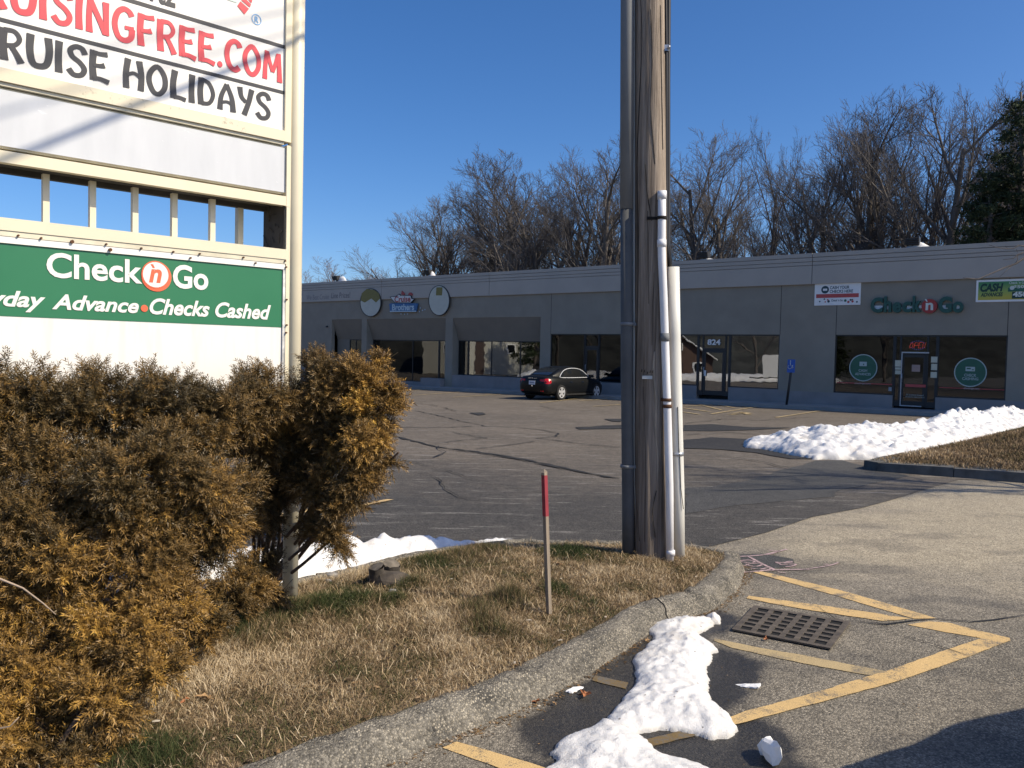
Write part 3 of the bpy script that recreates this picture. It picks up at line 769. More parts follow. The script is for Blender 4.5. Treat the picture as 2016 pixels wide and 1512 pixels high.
sA0, sA1 = S_(653, 650), S_(712, 650); sB0, sB1 = S_(722, 650), S_(877, 650); sC0, sC1 = S_(891, 650), S_(1064, 650)
o1a, o1b = S_(1083), 12.35; o2a, o2b = 10.65, S_(1534); o3a, o3b = S_(1643), S_(1983)
mb = MB(); T = -.25; zb = -.6
mb.fbox(46, sA0, zb, Z_FB, T, 0)                                        # far left end
mb.fbox(sA0, sC1, Z_BAY, Z_FB, T, 0)                                    # lintel over the bays
mb.fbox(sC1, o1a, zb, Z_FB, T, 0)                                       # pier
mb.fbox(o1a, o1b, Z_WIN, Z_FB, T, 0)
mb.fbox(o1b, o2a, zb, Z_FB, T, 0)
mb.fbox(o2a, o2b, Z_WIN, Z_FB, T, 0)
mb.fbox(o2b, o3a, zb, Z_FB, T, 0)
mb.fbox(o3a, o3b, Z_WIN, Z_FB, T, 0)
mb.fbox(o3b, -10, zb, Z_FB, T, 0)
mb.fbox(46, 45.7, zb, 5.9, -18, T); mb.fbox(-9.7, -10, zb, 5.9, -18, T); mb.fbox(46, -10, zb, 5.9, -18.3, -18)
shop_part('wall', mb, M_WALL)
for a, b in ((sA1, sB0), (sB1, sC0)):
    mb = MB(); mb.fbox(a, b, zb, Z_BAY, -.8, 0); shop_part('pilaster', mb, M_WALL)
# bays: sloped panel leaning in above the recessed window
for a, b in ((sA0, sA1), (sB0, sB1), (sC0, sC1)):
    mb = MB(); d_ = .5
    mb.add([FP(a, Z_BAY, -.02), FP(b, Z_BAY, -.02), FP(b, 2.58, -d_), FP(a, 2.58, -d_), FP(a, Z_BAY, -.25), FP(b, Z_BAY, -.25), FP(b, 2.58, -d_ - .2), FP(a, 2.58, -d_ - .2)],
           [(0, 1, 2, 3), (7, 6, 5, 4), (3, 2, 6, 7), (0, 4, 5, 1)])
    shop_part('sloped_panel', mb, M_WALL2)
mb = MB(); mb.fbox(sC0, sC1, zb, .62, -.72, -.02); shop_part('knee_wall', mb, M_BASE)
mb = MB(); mb.fbox(sB0, sB1, zb, .10, -.72, -.3); shop_part('knee_wall', mb, M_BASE)
mb = MB(); mb.fbox(sB1 + 1.6, sB1, zb, .38, -.28, .35); shop_part('ramp_wall', mb, M_BASE)
mb = MB(); mb.fbox(sA0, S_(676, 690), zb, 2.58, -.75, -.5); shop_part('bay_wall', mb, M_WALL2)
# base course along the foot of the flush walls
def base(a, b, z1=.62): 
    mb = MB(); mb.fbox(a, b, zb, z1, 0, .012); shop_part('base_course', mb, M_BASE)
base(46, sA0); base(sC1, o1a); base(o1b, o2a); base(o2b, o3a); base(o3b, -10)
# fascia: panels with three shadow grooves
M_SEAM = mat('wall_seam', (.05, .045, .04), .9)
for px in (1085, 1537, 1647, 1985):
    s_ = S_(px, 620); mb = MB(); mb.fbox(s_ + .012, s_ - .012, Z_WIN + .0, Z_FB - .02, -.01, .0015); shop_part('wall_seam', mb, M_SEAM)
s_, z_ = fac(645, 643); mb = MB(); mb.tube([FP(s_, z_, 0), FP(s_, z_, .12)], .06, 10); shop_part('wall_fixture', mb, M_FRAME)
js = [46, 38.9, 30.2, 21.5, 12.7, 4.0, -4.7, -10]
for a, b in zip(js[:-1], js[1:]):
    mb = MB(); g = .012
    for z0, z1, o in ((Z_FB - .01, 5.775, .10), (5.795, 5.925, .105), (5.945, 6.095, .11), (6.115, Z_TOP, .12)):
        mb.fbox(a - g, b + g, z0, z1, .02, o)
    mb.fbox(a - g, b + g, Z_FB, Z_TOP - .01, -.25, .018)
    shop_part('fascia_panel', mb, M_FASC)
mb = MB(); mb.fbox(46, -10, 5.7, 5.9, -18, -.26); shop_part('roof', mb, M_ROOF)
mb = MB(); mb.fbox(45.6, -9.6, -.5, .18, -17.9, -1.0); mb.fbox(45.6, -9.6, 3.0, 3.1, -17.9, -.8); mb.fbox(45.6, -9.6, .2, 3.0, -9.2, -9)
shop_part('interior', mb, M_INT)

def pane_box(mb, a, b, z0, z1, o): return mb.fbox(a, b, z0, z1, o - .008, o)
def glazing(name, a, b, z0, z1, o, cols, m_glass, fw=.05, kind='window', rows=None):
    """one framed light: frame part, its panes as sub-parts"""
    mb = MB()
    mb.fbox(a, a - fw, z0, z1, o - .08, o); mb.fbox(b + fw, b, z0, z1, o - .08, o)
    mb.fbox(a - fw, b + fw, z1 - fw, z1, o - .08, o); mb.fbox(a - fw, b + fw, z0, z0 + fw, o - .08, o)
    for c in cols: mb.fbox(c + fw / 2, c - fw / 2, z0 + fw, z1 - fw, o - .078, o - .002)
    fr = mb.build(name, M_FRAME, shop)
    xs = [a - fw] + [x for c in cols for x in (c + fw / 2, c - fw / 2)] + [b + fw]
    for i in range(0, len(xs), 2):
        p = MB(); pane_box(p, xs[i], xs[i + 1], z0 + fw, z1 - fw, o - .03); p.build('pane', m_glass, fr)
    return fr
def door_unit(a, b, da, db, z0, z1, ztr, o, m_glass, trim=None):
    """entrance: sidelights, transom, and a door with its own frame, glass, bar"""
    trim = trim or M_FRAME
    mb = MB(); fw = .06
    for x in (a, da + fw, db, b + fw): mb.fbox(x, x - fw, z0, z1, o - .1, o)
    mb.fbox(a - fw, b + fw, z1 - fw, z1, o - .098, o - .002); mb.fbox(da, db, ztr, ztr + .07, o - .098, o - .002)
    for x0, x1 in ((a - fw, da + fw), (db - fw, b + fw)):
        if x0 - x1 > .02: mb.fbox(x0, x1, z0, z0 + .22, o - .098, o - .002)
    fr = mb.build('entrance_frame', M_FRAME, shop)
    for x0, x1, y0, y1 in ((a - fw, da + fw, z0 + .22, z1 - fw), (db - fw, b + fw, z0 + .22, z1 - fw), (da, db, ztr + .07, z1 - fw)):
        if x0 - x1 > .02: p = MB(); pane_box(p, x0, x1, y0, y1, o - .04); p.build('pane', m_glass, fr)
    mb = MB(); st = .10; g = .01
    mb.fbox(da - g, da - g - st, z0 + .02, ztr - .01, o - .07, o - .015); mb.fbox(db + g + st, db + g, z0 + .02, ztr - .01, o - .07, o - .015)
    mb.fbox(da - g - st, db + g + st, ztr - .13, ztr - .01, o - .069, o - .016); mb.fbox(da - g - st, db + g + st, z0 + .02, z0 + .22, o - .069, o - .016)
    dr = mb.build('door', trim, shop)
    p = MB(); pane_box(p, da - g - st, db + g + st, z0 + .22, ztr - .13, o - .03); p.build('pane', m_glass, dr)
    h = MB(); hx = da - g - st * .5; h.tube([FP(hx, z0 + .95, o - .015), FP(hx, z0 + .95, o + .05), FP(hx, z0 + 1.25, o + .05), FP(hx, z0 + 1.25, o - .015)], .014, 6); h.build('handle', M_ALU, dr)
    return fr, dr
def knee(a, b, z1=Z_SILL, zt=.0):
    mb = MB(); mb.fbox(a, b, zb, z1, -.25, .010); shop_part('knee_wall', mb, M_BASE)

# bays
glazing('window', S_(676, 690), sA1 + .02, .25, 2.58, -.52, [S_(688, 690)], M_GLASS)
glazing('window', sB0 - .02, sB1 + 1.0, .10, 2.58, -.52, [S_(800, 700)], M_GLASS2)
glazing('window', sB1 + .98, sB1 + .02, .10, 2.58, -.52, [], M_GLASS2)
glazing('window', sC0 - .02, sC0 - .75, .62, 2.58, -.52, [], M_GLASS2)
glazing('window', sC0 - .76, sC1 + .02, .62, 2.58, -.52, [S_(955), S_(1012)], M_GLASS)
# first flush shop
w1 = glazing('window', o1a, S_(1150), .55, Z_WIN, -.04, [], M_GLASS2); knee(o1a, S_(1150), .55)
door_unit(S_(1150), S_(1178), S_(1151), S_(1177), .18, Z_WIN, 2.3, -.04, M_GLASS2)
w2 = glazing('window', S_(1178), o1b, .6, Z_WIN, -.04, [S_(1222)], M_GLASS2); knee(S_(1178), o1b, .6)
# shop 824
glazing('window', o2a, S_(1373), Z_SILL, Z_WIN, -.04, [S_(1338)], M_GLASS); knee(o2a, S_(1373))
f824, d824 = door_unit(S_(1373), S_(1436), S_(1384), S_(1426), .24, Z_WIN, 2.28, -.04, M_GLASS)
glazing('window', S_(1436), o2b, Z_SILL, Z_WIN, -.04, [], M_GLASS); knee(S_(1436), o2b)
q0, q1 = fac(1392, 679), fac(1418, 668)
put_text('lettering', '824', FP, q0[0], q1[0], q0[1], q1[1], -.03, M_WHITE, f824, bold=.03)
mb = MB(); q0, q1 = fac(1385.5, 740), fac(1389.5, 729); mb.fbox(q0[0], q1[0], q0[1], q1[1], -.03, -.012); mb.build('notice', M_WHITE, d824)
# check cashing shop
wl = glazing('window', o3a, S_(1760), Z_SILL - .02, Z_WIN, -.04, [], M_GLASS2); knee(o3a, S_(1760), Z_SILL - .02)
fo, do = door_unit(S_(1760), S_(1845), S_(1774), S_(1824), .22, Z_WIN, 2.24, -.04, M_GLASS2, trim=M_FRAME)
wr = glazing('window', S_(1845), o3b, Z_SILL - .02, Z_WIN, -.04, [], M_GLASS2); knee(S_(1845), o3b, Z_SILL - .02)
mb = MB(); q0, q1 = fac(1775, 694), fac(1829, 694); mb.fbox(q0[0], q1[0], q0[1] - .02, q0[1] + .03, -.04, .0); mb.fbox(q0[0], q0[0] - .035, .24, q0[1] - .02, -.04, -.002); mb.fbox(q0[0] - .036, q1[0] + .2, .235, .275, -.04, -.003)
mb.build('door_trim', M_ALU, shop)
def frect(name, px0, py0, px1, py1, o, m, parent, th=.004):
    a, b = fac(px0, py0), fac(px1, py1); mb = MB(); mb.fbox(a[0], b[0], min(a[1], b[1]), max(a[1], b[1]), o - th, o); return mb.build(name, m, parent)
def fdisc(name, px, py, rpx, o, m, parent, rim=None):
    a = fac(px, py); r = (fac(px, py - rpx)[1] - fac(px, py + rpx)[1]) / 2
    mb = MB(); mb.prism(disc_poly(a[0], a[1], r), FP, o - .003, o); ob = mb.build(name, m, parent)
    if rim: mb = MB(); ring(mb, FP, a[0], a[1], r, r * 1.07, o + .001); mb.build('decal_rim', rim, parent)
    return a, r
def ftext(body, px0, py0, px1, py1, o, m, parent, name='lettering', **kw):
    a, b = fac(px0, py1), fac(px1, py0)
    za, zb_ = fac((px0 + px1) / 2, py1)[1], fac((px0 + px1) / 2, py0)[1]
    return put_text(name, body, FP, a[0], b[0], za, zb_, o, m, parent, **kw)
M_PALE = mat('pale_print', (.42, .50, .48), .6, .05, 4)
OD = -.022
fdisc('decal', 1699, 724, 25, OD, M_GREEN, wl, M_PALE)
ftext('CASH', 1690, 727, 1707, 732, OD + .004, M_PALE, wl, bold=.015); ftext('ADVANCES', 1683, 734, 1714, 739, OD + .004, M_PALE, wl, bold=.015)
frect('decal_icon', 1692, 712, 1706, 721, OD + .005, M_PALE, wl); frect('decal_icon', 1699, 716, 1701, 719, OD + .008, M_GREEN, wl)
fdisc('decal', 1910, 733, 27, OD, M_GREEN, wr, M_PALE)
ftext('CHECK', 1898, 736, 1922, 741.5, OD + .004, M_PALE, wr, bold=.015); ftext('CASHING', 1894, 743, 1926, 748.5, OD + .004, M_PALE, wr, bold=.015)
frect('decal_icon', 1901, 722, 1919, 731, OD + .005, M_PALE, wr); frect('decal_icon', 1903, 724, 1911, 727, OD + .008, M_GREEN, wr); frect('decal_icon', 1913, 727, 1917, 729, OD + .008, M_GREEN, wr)
frect('decal_band', 1647, 752, 1756, 758, OD, M_RED, wl); ftext('checkngo.com', 1682, 753.5, 1714, 757, OD + .004, M_PALE, wl)
frect('decal_band', 1849, 762, 1977, 768.5, OD, M_RED, wr); ftext('checkngo.com', 1897, 763, 1928, 767.5, OD + .004, M_PALE, wr)
frect('decal_band', 1782, 756, 1822, 763, OD + .005, M_RED, do)
ftext('All locations licensed', 1783, 776, 1818, 779, OD + .004, M_PALE, do); ftext('see store for details and hours', 1782, 780, 1820, 783, OD + .004, M_PALE, do)
M_NOTE = mat('pinkish_notice', (.38, .27, .23), .8, .08, 6)
frect('notice', 1795, 718, 1811, 732, OD + .005, M_NOTE, do)
for a in ((1762, 709, 1774, 722), (1762, 723, 1774, 728), (1762, 729, 1773, 737)): frect('notice', *a, OD, M_PAPER, fo)
for a in ((1833, 702, 1845, 714), (1833, 716, 1844.5, 729), (1832, 732, 1844, 744)): frect('notice', *a, OD, M_PAPER, fo)
frect('notice', 1749, 762, 1755, 770, OD, mat('grey_notice', (.3, .32, .34), .8), wl)
# neon sign hung in the transom
M_NEON = mat('neon_red', (1.0, .10, .08), .4, 0, emit=2.2); M_NEONB = mat('neon_blue', (.12, .14, .8), .4, 0, emit=1.6)
a = fac(1803, 680); q = FP(a[0], a[1], -.2)
neon = thing('neon_sign', 'glowing red and blue sign over the door of the right-hand shop', 'neon sign', (q.x, q.y, q.z))
def npx(x, y): b = fac(x, y); return FP(b[0], b[1], -.2)
for pts in ([(1793, 675), (1790, 681), (1790, 685), (1794, 684), (1796, 678), (1795, 674), (1793, 675)], [(1797, 685), (1800, 674), (1805, 675), (1804, 680), (1798.5, 680)],
            [(1812, 674), (1807.5, 674), (1806, 679.5), (1810.5, 679.5), (1806, 679.5), (1805, 685), (1810, 685)], [(1812, 685), (1814, 674), (1816, 685), (1818.5, 674)]):
    mb = MB(); mb.tube([npx(1804 + (p[0] - 1804) * 1.12, p[1]) for p in pts], .0075, 5); mb.build('neon_letter', M_NEON, neon)
for i in range(22):
    t_ = 2 * math.pi * i / 22
    if abs(math.sin(t_)) < .35: continue
    mb = MB(); p = npx(1804 + 15 * math.cos(t_), 679.5 + 8.5 * math.sin(t_)); mb.box(p, (.03, .012, .02), 0); mb.build('neon_dash', M_NEONB, neon)
mb = MB(); mb.fbox(fac(1788, 690)[0], fac(1820, 690)[0], fac(1804, 689)[1], fac(1804, 670)[1], -.25, -.23); mb.build('back_plate', M_FRAME, neon)

# small painted words left on the fascia, faded
M_FADE = mat('faded_lettering', (.14, .14, .15), .8, .1, 5); M_FADE2 = mat('ghost_lettering', (.225, .227, .235), .8, .1, 5)
ftext('Line Prices!', 655, 576, 692, 587, .104, M_FADE, shop, bold=.004, shear=.05)
ftext('We Beat Cruise', 606, 580, 650, 590, .104, M_FADE2, shop, shear=.05)

# ------------------------------------------------------------------ signs on the front
def ftbl(name, label, cat, px, py, o=.03): a = fac(px, py); q = FP(a[0], a[1], o); return thing(name, label, cat, (q.x, q.y, q.z))
b1 = ftbl('banner_sign', 'white banner with green and red print about cashing checks', 'banner', 1650, 579)
frect('board', 1605, 557.5, 1694, 600, .03, M_WHITE, b1, .03)
M_NAVY = mat('dark_teal_print', (.02, .06, .075), .5)
fdisc('emblem', 1625, 570.5, 7.5, .034, M_NAVY, b1); frect('emblem_check', 1621, 568.5, 1629, 572.5, .038, M_WHITE, b1)
ftext('CASH YOUR', 1634.5, 563, 1673, 569, .034, M_NAVY, b1, bold=.02); ftext('CHECKS HERE', 1634, 570.5, 1680, 576.5, .034, M_NAVY, b1, bold=.02)
frect('stripe', 1607.5, 579.5, 1691, 585, .034, M_RED, b1)
ftext('Check ’n Go', 1637, 589, 1660, 593.5, .034, M_NAVY, b1, bold=.01)
rr = random.Random(5)
for k in range(11):
    x = 1611 + rr.uniform(0, 22) if k % 2 else 1664 + rr.uniform(0, 24)
    fdisc('pattern_dot', x, 592 + rr.uniform(-3, 3), rr.uniform(1.3, 2.5), .0335 + .0004 * k, [M_RED, M_NAVY, M_GREEN][k % 3], b1)
b2 = ftbl('banner_sign', 'yellow and green cash advance banner high at the right edge', 'banner', 1975, 570)
a0_, a1_ = fac(1921, 595), fac(2065, 545)
z0_, z1_ = a0_[1], fac(1921, 552)[1]
mb = MB(); mb.fbox(a0_[0], a1_[0], z0_, z1_, 0, .03); mb.build('frame', M_WHITE, b2)
t = NT('banner_gradient'); tc = t.n('ShaderNodeTexCoord'); sx = t.n('ShaderNodeSeparateXYZ'); t.l(tc.outputs['Generated'], sx.inputs[0])
mz = t.math('ADD', sx.outputs['Z'], t.math('MULTIPLY', sx.outputs['X'], -.25))
t.col(t.ramp(mz, [(.0, (.50, .42, .06)), (.35, (.30, .40, .09)), (.8, (.07, .24, .09))])); t.rough(.5)
mb = MB(); mb.fbox(a0_[0] - .07, a1_[0] + .07, z0_ + .07, z1_ - .07, .03, .034); mb.build('panel', t.m, b2)
ftext('CASH', 1930, 558, 1976, 574.5, .038, M_DKGREEN, b2, bold=.05, shear=.2); ftext('ADVANCES', 1931, 576, 1975, 584, .038, M_DKGREEN, b2, bold=.04, shear=.2)
M_PRINTW = mat('white_print', (.62, .66, .60), .5)
ftext('Check ’n Go', 1987, 554, 2020, 559, .038, M_PRINTW, b2, bold=.01)
frect('bubble', 1985, 566.5, 2040, 573, .0375, M_GREEN, b2); frect('bubble', 1993, 575, 2045, 587, .0378, M_DKGREEN, b2)
ftext('$50', 1995, 561.5, 2017, 568.5, .042, M_PRINTW, b2, bold=.03); ftext('450', 1994, 574, 2024, 584.5, .042, M_PRINTW, b2, bold=.05)
fdisc('coin', 1993, 567, 4, .041, M_PRINTW, b2)
# channel letters
M_CHAN = mat('channel_green', (.018, .085, .065), .4, .15, 5); M_CHRED = mat('channel_red', (.36, .035, .03), .4, .1, 5)
ch = ftbl('channel_letter_sign', 'big green raised shop letters with a red disc, snow lodged in them', 'sign', 1806, 600)
def chl(body, x0, y0, x1, y1): ftext(body, x0, y0, x1, y1, .06, M_CHAN, ch, name='letter', bold=.045, extrude=.05)
chl('C', 1715, 586, 1740, 616); chl('h', 1741, 584, 1757, 615); chl('e', 1758, 595, 1776, 616); chl('c', 1777, 594, 1796, 615.5); chl('k', 1797, 583, 1816, 615)
chl('G', 1848, 584, 1876, 616.5); chl('o', 1876, 594, 1898, 616)
fdisc('disc', 1831, 603, 13, .11, M_CHRED, ch)
a = fac(1831, 603); mb = MB(); mb.prism(disc_poly(a[0], a[1], .27), FP, .0, .107); mb.build('disc_side', M_CHRED, ch)
ftext('n', 1823.5, 596.5, 1839, 611, .116, M_PRINTW, ch, name='letter', bold=.03); 
p_ = [fac(*q) for q in ((1822, 589.5), (1825, 589), (1828, 594), (1825.5, 594.5))]; mb = MB(); mb.prism(p_, FP, .112, .118); mb.build('accent', M_PRINTW, ch)
M_LSN = mat('lodged_snow', (.60, .64, .66), .6, .08, 9)
for i, (x0, y0, x1, y1) in enumerate(((1722, 602, 1738, 611), (1747, 602, 1750, 609), (1768, 605, 1778, 609), (1786, 602, 1797, 609), (1810, 601, 1817, 607), (1856, 601, 1874, 608), (1884, 600, 1891, 608))):
    frect('lodged_snow', x0, y0, x1, y1, .045 + .001 * i, M_LSN, ch, .04)
# cruise shop board: ship shape over a banner, and two plain cut-out boards beside it
M_SHIP = mat('ship_white', (.62, .62, .60), .5); M_BLUE = mat('blue_print', (.035, .13, .30), .5); M_PBLUE = mat('pale_blue_print', (.42, .55, .62), .5); M_LRED = mat('crimson_print', (.34, .05, .045), .5); M_BLACKP = mat('black_print', (.02, .02, .022), .5)
cb = ftbl('shop_sign', 'ship shaped shop sign with red word over a blue banner', 'sign', 796, 596)
def fpoly(name, pts, o0, o1, m, parent): mb = MB(); mb.prism([fac(*p) for p in pts], FP, o0, o1); return mb.build(name, m, parent)
def zq(X, Y): return (680 + X / 7.754, 540 + Y / 7.754)
fpoly('ship_board', [zq(705, 345), zq(800, 335), zq(850, 300), zq(870, 322), zq(1030, 322), zq(1045, 372), zq(1085, 375), zq(1030, 440), zq(790, 440), zq(745, 395)], .10, .16, M_BLACKP, cb)
fpoly('ship_face', [zq(722, 352), zq(805, 345), zq(852, 312), zq(868, 332), zq(1022, 332), zq(1038, 380), zq(1075, 383), zq(1022, 432), zq(795, 432), zq(752, 392)], .16, .165, M_SHIP, cb)
fpoly('funnel', [zq(880, 310), zq(890, 255), zq(935, 300), zq(920, 320)], .10, .16, M_LRED, cb)
a_ = [zq(1018 + 32 * math.cos(k / 10 * math.pi), 325 - 45 * math.sin(k / 10 * math.pi)) for k in range(11)]
fpoly('sun_shape', a_, .10, .159, M_LRED, cb)
fpoly('banner', [zq(700, 455), zq(730, 445), zq(1100, 445), zq(1135, 450), zq(1112, 575), zq(1080, 566), zq(900, 568), zq(715, 575)], .11, .17, M_BLUE, cb)
fpoly('banner_fold', [zq(712, 560), zq(900, 560), zq(1112, 558), zq(1112, 575), zq(900, 576), zq(712, 577)], .17, .175, M_PBLUE, cb)
ftext('Cruise', *zq(780, 335), *zq(1028, 428), .169, M_LRED, cb, bold=.03); ftext('Brothers', *zq(745, 455), *zq(1082, 553), .176, M_PBLUE, cb, bold=.03)
for p in ((860, 605), (915, 610), (960, 607), (1140, 570), (1155, 515), (1190, 552), (1225, 540)):
    x, y = zq(*p); fdisc('small_ornament', x, y, 1.4, .06, M_PBLUE, cb)
M_OLIVE = mat('olive_board', (.20, .17, .045), .6, .2, 20); M_CREAM = mat('cream_board', (.50, .51, .44), .6, .05)
for (cx, cy, w_, h_, lab, ol) in ((733, 596, 21, 28, 'plain cut-out board with an olive top, left of the ship shaped sign', [(714, 592), (716, 578), (726, 569), (740, 571), (750, 578), (752, 588), (744, 596), (735, 588), (722, 596)]),
                                  (868, 592, 21, 30, 'plain oval cut-out board with olive strip, right of the ship shaped sign', [(862, 582), (863, 566), (875, 566), (874, 582)])):
    cbx = ftbl('cutout_board', lab, 'sign board', cx, cy)
    fpoly('board', [(cx + w_ * math.cos(2 * math.pi * k / 28), cy + h_ * math.sin(2 * math.pi * k / 28)) for k in range(28)], .10, .15, M_BLACKP, cbx)
    fpoly('face', [(cx + (w_ - 1.5) * math.cos(2 * math.pi * k / 28), cy + (h_ - 1.5) * math.sin(2 * math.pi * k / 28)) for k in range(28)], .15, .155, M_CREAM, cbx)
    fpoly('olive_shape', ol, .156, .16, M_OLIVE, cbx)
# floodlights on the parapet
M_BLACK = mat('black_metal', (.02, .02, .022), .5, .2, 6)
for px, py, lab in ((661, 551, 'small black floodlight on the roof edge nearest the big sign'), (842, 541, 'black floodlight on the roof edge above the ship shaped sign'),
                    (1385, 507, 'black floodlight on the roof edge just right of the utility pole'), (1797, 479, 'black floodlight on the roof edge above the green raised letters')):
    s_ = fac(px, py)[0]; q = FP(s_, Z_TOP, -.12)
    fl = thing('floodlight', lab, 'floodlight', (q.x, q.y, q.z), 0, 'floodlights along the roof edge')
    mb = MB(); mb.hexa([FP(s_ + .24, 6.36, .05), FP(s_ - .24, 6.36, .05), FP(s_ - .24, 6.42, -.2), FP(s_ + .24, 6.42, -.2), FP(s_ + .24, 6.62, .13), FP(s_ - .24, 6.62, .13), FP(s_ - .24, 6.66, -.12), FP(s_ + .24, 6.66, -.12)]); mb.build('housing', M_BLACK, fl)
    for k in range(3):
        z = 6.40 + .075 * k; mb = MB(); mb.fbox(s_ + .22, s_ - .22, z, z + .03, .06 + .028 * k, .10 + .028 * k); mb.build('fin', M_BLACK, fl)
    mb = MB(); mb.fbox(s_ + .05, s_ - .05, Z_TOP - .03, 6.40, -.16, -.06); mb.build('bracket', M_BLACK, fl)
rr = random.Random(9)
for px, w_, h_ in ((1806, .55, .22), (672, .55, .34), (848, .35, .3), (1390, .5, .10), (1392, .3, .07)):
    s_ = fac(px, 500)[0]; V, Fc = [], []
    mb = MB(); n_ = 8
    ctr = [(s_ - w_ * .1, Z_TOP + h_)]
    base_ = [FP(s_ + w_ * math.cos(2 * math.pi * k / n_) * rr.uniform(.8, 1.1), Z_TOP - .01, -.12 + .14 * math.sin(2 * math.pi * k / n_)) for k in range(n_)]
    mid_ = [FP(s_ + w_ * .5 * math.cos(2 * math.pi * k / n_) * rr.uniform(.6, 1.2), Z_TOP + h_ * rr.uniform(.35, .75), -.12 + .09 * math.sin(2 * math.pi * k / n_)) for k in range(n_)]
    mb.add(base_ + mid_ + [FP(s_ + rr.uniform(-.1, .1) * w_, Z_TOP + h_, -.12)], [(k, (k + 1) % n_, n_ + (k + 1) % n_, n_ + k) for k in range(n_)] + [(n_ + k, n_ + (k + 1) % n_, 2 * n_) for k in range(n_)], 0, True)
    props(mb.build('roof_snow', M_SNOW), 'leftover snow clumps on the flat roof edge beside the floodlights', 'snow', 'snow clumps on the roof edge', 'stuff')

# pavement in front of the shops
mb = MB(); KO = 1.8
st = [46, 36, 30, 24, 18, 12, 6, 0, -6, -11]
for a, b in zip(st[:-1], st[1:]):
    v = []
    for z_ in (-.1, .15):
        for s_, o_ in ((a, -1.2), (b, -1.2), (b, KO), (a, KO)): v.append(FP(s_, fgz(s_, o_) + z_, o_))
    mb.hexa(v)
props(shop_walk := mb.build('sidewalk', M_WALK), kind='structure')

# wheel stop, blue parking sign
q = gnd(1728, 807.5); q.z = gz(q.x, q.y)
M_STOP = mat('wheel_stop_concrete', (.40, .37, .31), .9, .15, 4, bump=.4)
ws = props(MB().hexa([tuple(q + FL * a + FN * b + Vector((0, 0, z))) for z, w in ((.01, .09), (.15, .065)) for a, b in ((1.0, -w), (-1.0, -w), (-1.0, w), (1.0, w))]).build('wheel_stop', M_STOP), 'concrete wheel stop on the asphalt outside the check cashing shop', 'wheel stop')
pb = FP(fac(1548, 800, KO - .25)[0], 0, KO - .25); zb_ = gz(pb.x, pb.y) + .14
ht = at(1558, 720, pb.y + .05)
pk = thing('parking_sign', 'small blue accessible parking sign on a leaning dark post', 'sign', (pb.x, pb.y, zb_))
top = Vector((ht.x, pb.y, ht.z)); btm = Vector((pb.x, pb.y, zb_ - .05))
dv = (top - btm).normalized()
mb = MB(); mb.tube([btm, top + dv * .2], .05, 6); mb.build('post', M_FRAME, pk)
ux = FL * -1; uz = (dv - ux * dv.dot(ux) * .3).normalized()
def PK(a, b, o=0): return top + ux * a + Vector((dv.x * .3, 0, 1)).normalized() * b + FN * (.06 + o)
M_SBLUE = mat('sign_blue', (.02, .10, .42), .4, .06)
mb = MB(); mb.prism([(-.155, -.27), (.155, -.27), (.155, .25), (-.155, .25)], PK, 0, .006); mb.build('plate', M_SBLUE, pk)
mb = MB(); mb.tube([PK(-.04, .16, .012), PK(-.03, .02, .012), PK(.05, .02, .012), PK(.08, -.10, .012)], .012, 4); mb.tube([PK(-.05 + .075 * math.cos(t_), -.05 + .075 * math.sin(t_), .012) for t_ in [k * .45 - 4.2 for k in range(11)]], .010, 4); ring(mb, PK, -.035, .19, 0, .022, .012)
mb.build('wheelchair_symbol', M_PRINTW, pk)
# ------------------------------------------------------------------ roadside sign
M_CREAMP = mat('cream_metal', (.74, .67, .50), .45, .05, 2.5, bump=.05)
M_CREAMW = mat('cream_metal_worn', (.66, .61, .47), .55, .16, 9)
M_FACE = mat('sign_face_white', (.82, .80, .75), .4, .035, 1.6)
M_GREY = mat('sign_face_grey', (.60, .62, .65), .35, .02, 1.2)
M_SRED = mat('sign_red', (.66, .055, .07), .4, .03, 3)
M_SBLK = mat('sign_black', (.025, .025, .03), .45, .1, 3)
M_SGRN = mat('sign_green', (.022, .17, .075), .38, .05, 1.5)
M_ORNG = mat('sign_orange', (.75, .14, .06), .4, .04, 3)
M_LBLUE = mat('sign_light_blue', (.16, .40, .72), .4, .05, 3)
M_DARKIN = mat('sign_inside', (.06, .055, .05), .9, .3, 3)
M_RUST = mat('rust_screw', (.10, .045, .02), .9, .3, 9)
M_TEAL = mat('pale_teal', (.55, .68, .62), .4)
t = NT('cream_mildew'); v = t.coord(); n1 = t.noise(v, 9, 6, .75); n2 = t.noise(v, 1.3, 3)
t.col(t.mix(t.math('MULTIPLY', t.mrange(n1, .60, .68), t.mrange(n2, .48, .62)), t.ramp(n2, [(.3, (.66, .59, .43)), (.7, (.74, .67, .51))]), (.20, .17, .11))); t.rough(.5); M_MILDEW = t.m
t = NT('grey_panel_scuffed'); v = t.coord((1, 1, 1.6)); n1 = t.noise(v, 16, 5, .6); n2 = t.noise(v, 2.1, 3); n3 = t.noise(t.coord((1, 1, .25)), 7, 4)
c_ = t.ramp(n3, [(.3, (.55, .57, .60)), (.7, (.63, .65, .68))])
t.col(t.mix(t.math('MULTIPLY', t.mrange(n1, .665, .70), t.mrange(n2, .5, .6)), c_, (.85, .86, .88))); t.rough(.4); M_GREY = t.m
t = NT('white_panel_aged'); v = t.coord((1, 1, .12)); n1 = t.noise(v, 11, 5, .6)
t.col(t.ramp(n1, [(.28, (.73, .71, .65)), (.5, (.82, .80, .75))])); t.rough(.4); M_WAGED = t.m
sign = thing('pylon_sign', 'tall cream roadside sign cabinet with red, black and green lettering above the shrubs', 'sign', (SP0.x, SP0.y, gz(SP0.x, SP0.y) + .18))
TE = 3.0                                  # the sign runs this far to the left of its right post
